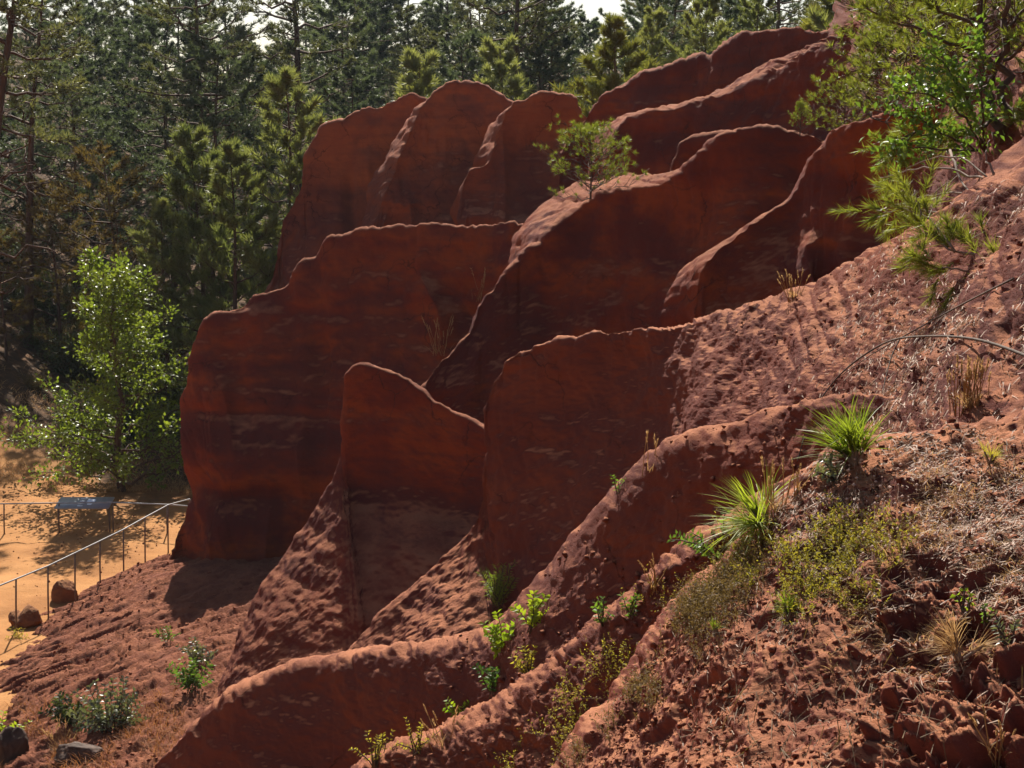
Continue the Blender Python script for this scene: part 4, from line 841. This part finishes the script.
# leafy herbs
def herb(name, label, key, px, py, Hh, nst, nl, L, w, mat, seed, spread=0.6, cat='plant', axis=(0, -0.15, 1)):
    rng = np.random.default_rng(seed); b = on(key, px, py); t = thing(name, label, cat, b); wd = Acc(); lf = Acc()
    for i in range(nst):
        d = unit(np.array(axis, float) + spread*rng.normal(size=3)*np.array([1, 0.7, 0.35])); l = Hh*(0.55 + 0.5*rng.random())
        q = curve([rng.normal()*0.15*Hh*spread, rng.normal()*0.1*Hh, -0.04], d*l, 0.05, 6, rng, 0.06); wd.tube(q, np.linspace(0.006, 0.0025, 6)*max(1, Hh*2), 4)
        s = np.linspace(0.25, 1, nl); pp = np.stack([np.interp(s, np.linspace(0, 1, 6), q[:, k]) for k in range(3)], -1)
        sd_ = unit(np.cross(d, np.array([0, 1.0, 0]) + 0.4*rng.normal(size=3)))
        for sg_ in (-1, 1): lf.leaves(pp, unit(sd_*sg_ + d*0.55 + 0.25*rng.normal(size=(nl, 3))), L, w, rng, up=np.array([0, -0.5, 0.8]))
    link('stems', wd.mesh('stems', M_DARKTWIG, True), t); link('foliage', lf.mesh('foliage', mat), t); return t
put_pine('bushy', 'small_pine', 'pine bush where the sunlit ridge meets the hillside', on('G', 872, 30) + [0, 0.3, -0.1], 0.95, 2.0)
put_pine('wide', 'small_pine', 'spreading pine bush on the bare earth beside the leafy shrub', on('U', 908, 60) + [0, -0.2, -0.1], 0.9, 1.0)
put_pine('wide', 'small_pine', 'spreading pine bush high on the upper hillside', on('U', 975, 25) + [0, -0.2, -0.1], 1.4, 3.0)
put_pine('wide', 'small_pine', 'low pine bush at the upper edge of the bare hillside', on('U', 876, 45) + [0, -0.2, -0.1], 0.9, 0.3)
herb('herb', 'upper of two lime green leafy plants on the low ridge', 'E', 530, 628, 0.36, 9, 8, 0.060, 0.034, M_LEAF_LIME, 71)
herb('herb', 'lower lime green leafy plant just left of the other one', 'E', 500, 648, 0.34, 10, 7, 0.062, 0.036, M_LEAF_LIME, 72)
herb('herb', 'dark green leafy plant below the two lime green ones', 'E', 492, 690, 0.26, 7, 7, 0.050, 0.030, M_LEAF_GREEN, 73)
herb('herb', 'thin pale green plant beside the dark green herb', 'E', 528, 672, 0.26, 8, 6, 0.040, 0.022, M_HEATH, 74)
herb('herb', 'small bright lime plant above the dark hollow', 'E', 455, 715, 0.20, 6, 6, 0.048, 0.028, M_LEAF_LIME, 75)
herb('herb', 'small green plant, left one of a pair on the earth ridge', 'K', 603, 622, 0.15, 5, 6, 0.034, 0.018, M_LEAF_GREEN, 76)
herb('herb', 'small green plant, right one of a pair on the earth ridge', 'K', 628, 614, 0.16, 5, 6, 0.032, 0.018, M_LEAF_GREEN, 77)
herb('herb', 'feathery green plant hanging out left of the rosette', 'K', 712, 552, 0.26, 8, 9, 0.034, 0.017, M_LEAF_GREEN, 78, 0.6, axis=(-0.8, -0.3, 0.5))
herb('herb', 'pale leaved plant under the large spiky seedling', 'NB', 838, 475, 0.15, 6, 6, 0.040, 0.016, M_LEAF_GREY, 79, axis=(-0.6, -0.3, 0.5))
herb('herb', 'tiny sprig on the crest of the lit ridge', 'E', 616, 490, 0.14, 3, 5, 0.035, 0.016, M_LEAF_GREEN, 80)
herb('herb', 'tiny yellow green plant between the dry clumps at the right', 'NB', 966, 606, 0.06, 4, 3, 0.022, 0.016, M_LEAF_LIME, 81)
herb('herb', 'tiny dark green plant right of the yellow green one', 'NB', 986, 620, 0.05, 4, 3, 0.020, 0.015, M_LEAF_GREEN, 82)
herb('herb', 'grey green plant at the right edge of the near bank', 'NB', 1010, 640, 0.10, 5, 5, 0.026, 0.012, M_LEAF_GREY, 83)
herb('bush', 'grey leaved bush at the foot of the apron, lower left', 'PA', 108, 728, 0.85, 38, 9, 0.085, 0.055, M_LEAF_GREY, 84, 0.9, 'bush')
herb('bush', 'dark leaved bush left of the grey one', 'PA', 66, 722, 0.6, 22, 9, 0.085, 0.05, M_SHRUBDARK, 85, 0.9, 'bush')
herb('bush', 'small green bush beside the foot of the free standing fin', 'PA', 195, 688, 0.55, 16, 7, 0.085, 0.05, M_LEAF_GREEN, 86, 0.7, 'bush')
herb('bush', 'grey bush just above the small green one', 'PA', 200, 664, 0.5, 16, 7, 0.07, 0.04, M_LEAF_GREY, 87, 0.7, 'bush')
herb('herb', 'bright yellow green plant at the left edge of the picture', 'PA', 3, 738, 0.55, 10, 6, 0.10, 0.05, M_LEAF_LIME, 88)
herb('herb', 'small yellowish plant beside the notched boulder', 'PA', 18, 640, 0.35, 8, 6, 0.08, 0.025, M_HEATH, 89)
herb('herb', 'small green tuft on the rough earth apron', 'PA', 168, 640, 0.35, 6, 6, 0.08, 0.03, M_LEAF_GREEN, 90)
herb('herb', 'olive dry plant at the mouth of the dark hollow', 'K', 375, 762, 0.28, 9, 7, 0.030, 0.014, M_HEATH, 91)
herb('herb', 'olive dry plant right of the hollow mouth', 'K', 415, 748, 0.22, 9, 7, 0.026, 0.012, M_HEATH, 92)
herb('young_broom', 'feathery yellow green shrub in the hollow below the broad fin', 'D', 494, 606, 0.62, 20, 16, 0.075, 0.010, M_GRASS, 93, 0.38, 'shrub')
# dry grasses
def drygrass(label, key, px, py, Hh, n, seed, spread=0.25, seedhead=True):
    rng = np.random.default_rng(seed); b = on(key, px, py); t = thing('dry_grass', label, 'grass', b); st_ = Acc(); hd = Acc()
    for i in range(n):
        d = unit(np.array([0, -0.05, 1.0]) + spread*rng.normal(size=3)*np.array([1, 0.6, 0.2])); l = Hh*(0.5 + 0.55*rng.random()); o = rng.normal(size=3)*np.array([0.12, 0.08, 0])*Hh
        q = curve(o - [0, 0, 0.05], o + d*l, 0.02, 5, rng, 0.04); st_.tube(q, np.linspace(0.0028, 0.0016, 5)*(1 + Hh), 3)
        if seedhead: hd.needles(np.repeat(q[-1:], 5, 0) - d*np.linspace(0, 0.22*l, 5)[:, None], np.repeat(d[None], 5, 0), 3, 0.10*l, 0.012*(0.5 + Hh), 0.25, rng)
    lo = Acc(); lo.blades(np.zeros((n*2, 3)) + rng.normal(size=(n*2, 3))*np.array([0.1, 0.08, 0])*Hh, unit(np.array([0, 0, 1.0]) + 0.5*rng.normal(size=(n*2, 3))*np.array([1, 1, 0.3])), Hh*0.45, 0.004*(1 + Hh), rng, 0.5)
    link('stalks', st_.mesh('stalks', M_DRY), t); link('leaf_blades', lo.mesh('leaf_blades', M_DRY), t)
    if seedhead: link('seed_heads', hd.mesh('seed_heads', M_DRY), t)
    return t
drygrass('dry seeding grass on the skyline of the crumbly hillside', 'D', 794, 294, 0.26, 16, 101)
drygrass('straw coloured grass tuft above the small dull seedling', 'D', 968, 405, 0.27, 30, 102, 0.16)
drygrass('dry grass in the gully between the great fin and the pine ridge', 'B', 436, 352, 0.9, 14, 103)
drygrass('thin dry grass higher up the same gully', 'B', 478, 300, 0.7, 8, 104)
drygrass('two dry stalks against the shaded broad fin', 'E', 648, 470, 0.38, 4, 105, 0.15)
drygrass('dry spikes standing behind the wide rosette', 'NB', 762, 500, 0.26, 9, 106, 0.18)
drygrass('dry stalks right of the wide rosette', 'NB', 798, 490, 0.16, 7, 107, 0.3)
drygrass('pale dry stalks in the bottom right corner', 'NB', 1000, 755, 0.16, 8, 108, 0.35)
drygrass('dry flower stalks over the dark hollow', 'K', 440, 742, 0.32, 9, 109, 0.5)
drygrass('dry stalks beside the dark slab, lower left', 'PA', 60, 752, 0.6, 16, 110, 0.4)
drygrass('dry stalks on the brushy edge of the bank', 'K', 655, 585, 0.2, 9, 111, 0.6)
# stones half hidden in the lower left bushes
M_DROCK = plainmat('dark_rock', (0.030, 0.016, 0.011), (0.09, 0.048, 0.030), 4.0, 0.8, 0.6)
boulder('dark_rock', 'dark rounded rock in the lower left corner', on('PA', 13, 752) - [0, 0, 0.1], 0.30, 0.30, 0.45, 12, M_DROCK, 'rock')
boulder('dark_rock', 'dark tilted slab under the grey leaved bush', on('PA', 82, 752) - [0, 0, 0.05], 0.48, 0.35, 0.2, 15, M_DROCK, 'rock')

# ------------------------------------------------------------------ ground litter (uncountable)
def scatter(key, n, mask, rng):
    V, nn, X, Yp, nb = LOFT[key]; gn = np.cross(np.gradient(V, axis=0), np.gradient(V, axis=1)); gn = np.abs(unit(gn))[:, nb:]; V = V[:, nb:]; X = X[:, nb:]; Yp = Yp[:, nb:]; nn = nn[:, nb:]
    wt = (mask(X, Yp)*sstep(0.2, 0.6, gn[..., 2])).ravel(); wt = np.where(wt > 0, wt, 0); c = np.cumsum(wt); i = np.searchsorted(c, rng.random(n)*c[-1]); i = np.clip(i, 0, len(c)-1)
    p = V.reshape(-1, 3)[i]; d = np.linalg.norm(np.diff(V, axis=0), axis=-1).mean()
    return p + rng.normal(size=p.shape)*d*0.5*np.array([1, 1, 0.3]), nn.reshape(-1, 3)[i]
def stuff(name, label, acc, mat): return link(name, acc.mesh(name, mat), kind='stuff', label=label)
rg = np.random.default_rng(77)
M_RUST = leafmat('rusty_dry_grass', (0.22, 0.09, 0.035), (0.42, 0.21, 0.085), 0.4, 0.7, 0.2, 5.0, (1.1, 1.0, 0.8))
def flatdirs(nrm, rng, lift=0.12):
    d = unit(np.cross(nrm, rng.normal(size=nrm.shape))); return unit(d + nrm*lift*rng.normal(size=(len(d), 1)))
box = lambda x0, x1, y0, y1, s=25: (lambda X, Y: sstep(x0, x0+s, X)*sstep(x1, x1-s, X)*sstep(y0, y0+s, Y)*sstep(y1, y1-s, Y))
# fallen needles and straw
def litter(key, n, mask, L, w, lift=0.12):
    p, nr = scatter(key, n, mask, rg); d = flatdirs(nr, rg, lift); a = Acc()
    a.blades(p + nr*0.006 - d*L/2, d, L*(0.5 + rg.random(n)), w, rg, 0.25*rg.random(), 2); return a
diag = lambda X, Y: sstep(790, 930, X + (Y-330)*0.3)*sstep(1120, 1080, X)
stuff('needle_litter', 'pale fallen needles and straw on the near bank', litter('NB', 7000, lambda X, Y: sstep(640, 820, X)*(0.25 + sstep(720, 560, Y))*sstep(1080, 1050, X)*sstep(790, 770, Y)*(0.10 + sstep(-.15, .4, fbm(np.stack([X*.018, Y*.018, X*0], -1), 3))), 0.05, 0.0048), M_STRAW)
stuff('needle_litter', 'pale fallen needles and straw on the crumbly hillside', litter('D', 8000, lambda X, Y: diag(X, Y)*(0.15 + sstep(-.2, .3, fbm(np.stack([X*.015, Y*.015, X*0], -1), 3))), 0.06, 0.006), M_STRAW)
stuff('root_litter', 'dark thin roots and twigs lying on the near bank', litter('NB', 1300, lambda X, Y: sstep(640, 800, X)*sstep(1080, 1050, X)*sstep(790, 770, Y), 0.13, 0.0035, 0.3), M_BRUSH)
# soil crumbs
CR = np.array([[1, 0, 0], [-1, 0, 0], [0, 1, 0], [0, -1, 0], [0, 0, 1], [0, 0, -1]], float); CT = np.array([[0,2,4],[2,1,4],[1,3,4],[3,0,4],[2,0,5],[1,2,5],[3,1,5],[0,3,5]])
def crumbs(key, n, mask, smin, smax):
    p, nr = scatter(key, n, mask, rg); s = smin + (smax - smin)*rg.random(n)**4
    v = CR[None]*(1 + 0.5*rg.normal(size=(n, 6, 1))*0.6)*s[:, None, None]*(0.6 + 0.8*rg.random((n, 1, 3)))
    A = np.linalg.qr(rg.normal(size=(n, 3, 3)))[0]; v = np.einsum('nij,nkj->nki', A, v) + (p + nr*s[:, None]*0.3)[:, None]
    a = Acc(); a.add(v.reshape(-1, 3), (np.arange(n)[:, None, None]*6 + CT[None]).reshape(-1, 3)); return a
stuff('soil_crumbs', 'loose crumbs of red earth on the near bank', crumbs('NB', 7000, lambda X, Y: sstep(560, 640, X)*sstep(1090, 1060, X)*sstep(800, 780, Y), 0.002, 0.016), M_NEAR)
stuff('soil_crumbs', 'loose crumbs of red earth on the crumbly hillside', crumbs('D', 1000, lambda X, Y: sstep(690, 780, X)*sstep(1090, 1060, X), 0.004, 0.026), M_SOIL)
stuff('soil_crumbs', 'loose crumbs of red earth on the low ridge', crumbs('E', 1800, lambda X, Y: sstep(420, 520, X)*sstep(790, 770, Y), 0.004, 0.028), M_SOIL)
stuff('soil_crumbs', 'loose crumbs of red earth on the earth ridge', crumbs('K', 2500, lambda X, Y: X*0 + 1.0, 0.003, 0.022), M_SOIL)
stuff('soil_crumbs', 'loose stones on the earth apron at the left', crumbs('PA', 3500, lambda X, Y: X*0 + 1.0, 0.01, 0.045), M_SOIL)
# low heath, brush and dry grass mats
def mat_of(key, n, mask, L, w, up=0.8, bend=0.5):
    p, nr = scatter(key, n, mask, rg); d = unit(np.array([0, -0.1, up]) + nr*0.4 + 0.55*rg.normal(size=p.shape)); a = Acc()
    a.blades(p - d*0.01, d, L*(0.35 + 0.9*rg.random(n)), w, rg, bend, 3); return a
clump = lambda X, Y, f=.03: sstep(-.25, .35, fbm(np.stack([X*f, Y*f, X*0 + 3], -1), 3))
def heath(key, n, mask, Hh, L, w, nl, stem_w=0.003, lean=0.5):
    """stalks set with tiny leaves"""
    p, nr = scatter(key, n, mask, rg); d = unit(np.array([0, -0.1, 0.8]) + nr*0.3 + lean*rg.normal(size=p.shape)); l = Hh*(0.3 + 0.8*rg.random((n, 1)))
    st_ = Acc(); st_.blades(p, d, l[:, 0], stem_w, rg, 0.2, 2); lf = Acc()
    s_ = np.linspace(0.25, 1.0, nl); pp = (p[:, None] + (d*l)[:, None]*s_[None, :, None]).reshape(-1, 3)
    lf.leaves(pp, unit(np.repeat(d, nl, 0)*0.6 + rg.normal(size=pp.shape)), L, w, rg); return st_, lf
for key, n, mask, Hh, L, w, nl, m1, m2, nm, lb in (
    ('NB', 800, lambda X, Y: np.clip(1.25 - ((X-805)/110)**2 - ((Y-560)/62)**2, 0, 1)*clump(X, Y), 0.10, 0.016, 0.008, 7, M_BRUSH, M_HEATH, 'heath_cover', 'yellow green low heath on the bank below the rosette'),
    ('NB', 1300, lambda X, Y: clump(X, Y, .02)*np.clip(1.2 - np.abs(X - (660 + (640-Y)*0.72))/60, 0, 1)*sstep(520, 560, Y)*sstep(780, 740, Y), 0.13, 0.018, 0.006, 6, M_BRUSH, M_BRUSH, 'dry_brush', 'grey brown dry brush hanging over the edge of the bank'),
    ('K', 900, lambda X, Y: clump(X, Y)*np.clip(1.2 - np.abs(X - (668 + (610-Y)*0.8))/45, 0, 1)*sstep(510, 550, Y), 0.13, 0.018, 0.007, 7, M_BRUSH, M_HEATH, 'dry_brush', 'olive brush on the earth ridge beside the bank edge')):
    st_, lf = heath(key, n, mask, Hh, L, w, nl); o = stuff(nm, lb, st_, m1)
    link('leaves', lf.mesh('leaves', m2), o, kind='stuff')
stuff('dry_grass_cover', 'dry reddish grass on the litter of the near bank', mat_of('NB', 4000, lambda X, Y: box(800, 1090, 440, 700, 60)(X, Y)*clump(X, Y), 0.07, 0.0034, 0.7, 0.6), M_DRY)
stuff('dry_grass_cover', 'dry orange grass below the apron, lower left', mat_of('PA', 15000, lambda X, Y: (np.clip(1.2 - np.abs(Y - 725 + (X-150)*0.12 - 10)/40, 0, 1)*sstep(260, 200, X) + sstep(60, 20, X)*sstep(690, 740, Y))*clump(X, Y), 0.26, 0.011, 0.8, 0.5), M_RUST)
p, nr = scatter('NB', 260, box(830, 1030, 440, 600, 40), rg); a = Acc(); n = len(p); s = 0.004 + 0.006*rg.random(n)
st2 = p + np.array([0, 0, 1.0])*(0.02 + 0.05*rg.random((n, 1)))
v = CR[None]*s[:, None, None] + st2[:, None]; a.add(v.reshape(-1, 3), (np.arange(n)[:, None, None]*6 + CT[None]).reshape(-1, 3))
a.blades(p, np.tile([[0.02, -0.02, 1.0]], (n, 1)), st2[:, 2] - p[:, 2], 0.002, rg, 0.0, 2)
M_HEADS = leafmat('pinkish_flower_heads', (0.45, 0.30, 0.24), (0.62, 0.48, 0.40), 0.3, 0.8, 0.1, 20.0, (1, 1, 1))
stuff('dried_flower_heads', 'small pinkish dried flower heads on the litter', a, M_HEADS)


n = 9000; px_ = -60 + 260*rg.random(n); Y_ = 40.3 + 9*rg.random(n)**1.2; x_ = (px_ - W/2)/F_PX*Y_*1.0
z_ = ground_z(x_, Y_); w_ = sstep(-.35, .25, fbm(np.stack([x_*0.7, Y_*0.7, x_*0], -1), 3)) > rg.random(n)
b_ = np.stack([x_, Y_, z_], -1)[w_]; a = Acc(); a.blades(b_, unit(np.array([0, -0.1, 0.8]) + 0.6*rg.normal(size=b_.shape)), 0.16 + 0.22*rg.random(len(b_)), 0.016, rg, 0.6, 3)
stuff('dry_grass_cover', 'dry brown grass on the bank under the leafy tree', a, M_DRY)
a = Acc(); n = 700; px_ = -40 + 240*rg.random(n); Y_ = 27 + 16*rg.random(n)**0.6; x_ = (px_ - W/2)/F_PX*Y_; b_ = np.stack([x_, Y_, ground_z(x_, Y_) + 0.01], -1)
s_ = 0.010 + 0.035*rg.random(n)**5; v = CR[None]*s_[:, None, None]*(0.6 + 0.8*rg.random((n, 6, 1))) + b_[:, None]; a.add(v.reshape(-1, 3), (np.arange(n)[:, None, None]*6 + CT[None]).reshape(-1, 3))
stuff('gravel', 'scattered small stones on the orange sand', a, M_ROCK)

# ------------------------------------------------------------------ thin bluish haze
M_HAZE, nt, out = newmat('haze_air')
pv = N(nt, 'ShaderNodeVolumePrincipled'); pv.inputs['Color'].default_value = (0.80, 0.90, 1.0, 1); pv.inputs['Density'].default_value = 0.00013; pv.inputs['Anisotropy'].default_value = 0.2
nt.links.new(pv.outputs[0], out.inputs['Volume'])
a = Acc(); boxm(a, (0, 1095, 27), 3100, 2840, 64)
link('haze', a.mesh('haze', M_HAZE), kind='stuff', label='thin bluish haze in the air over the wood')
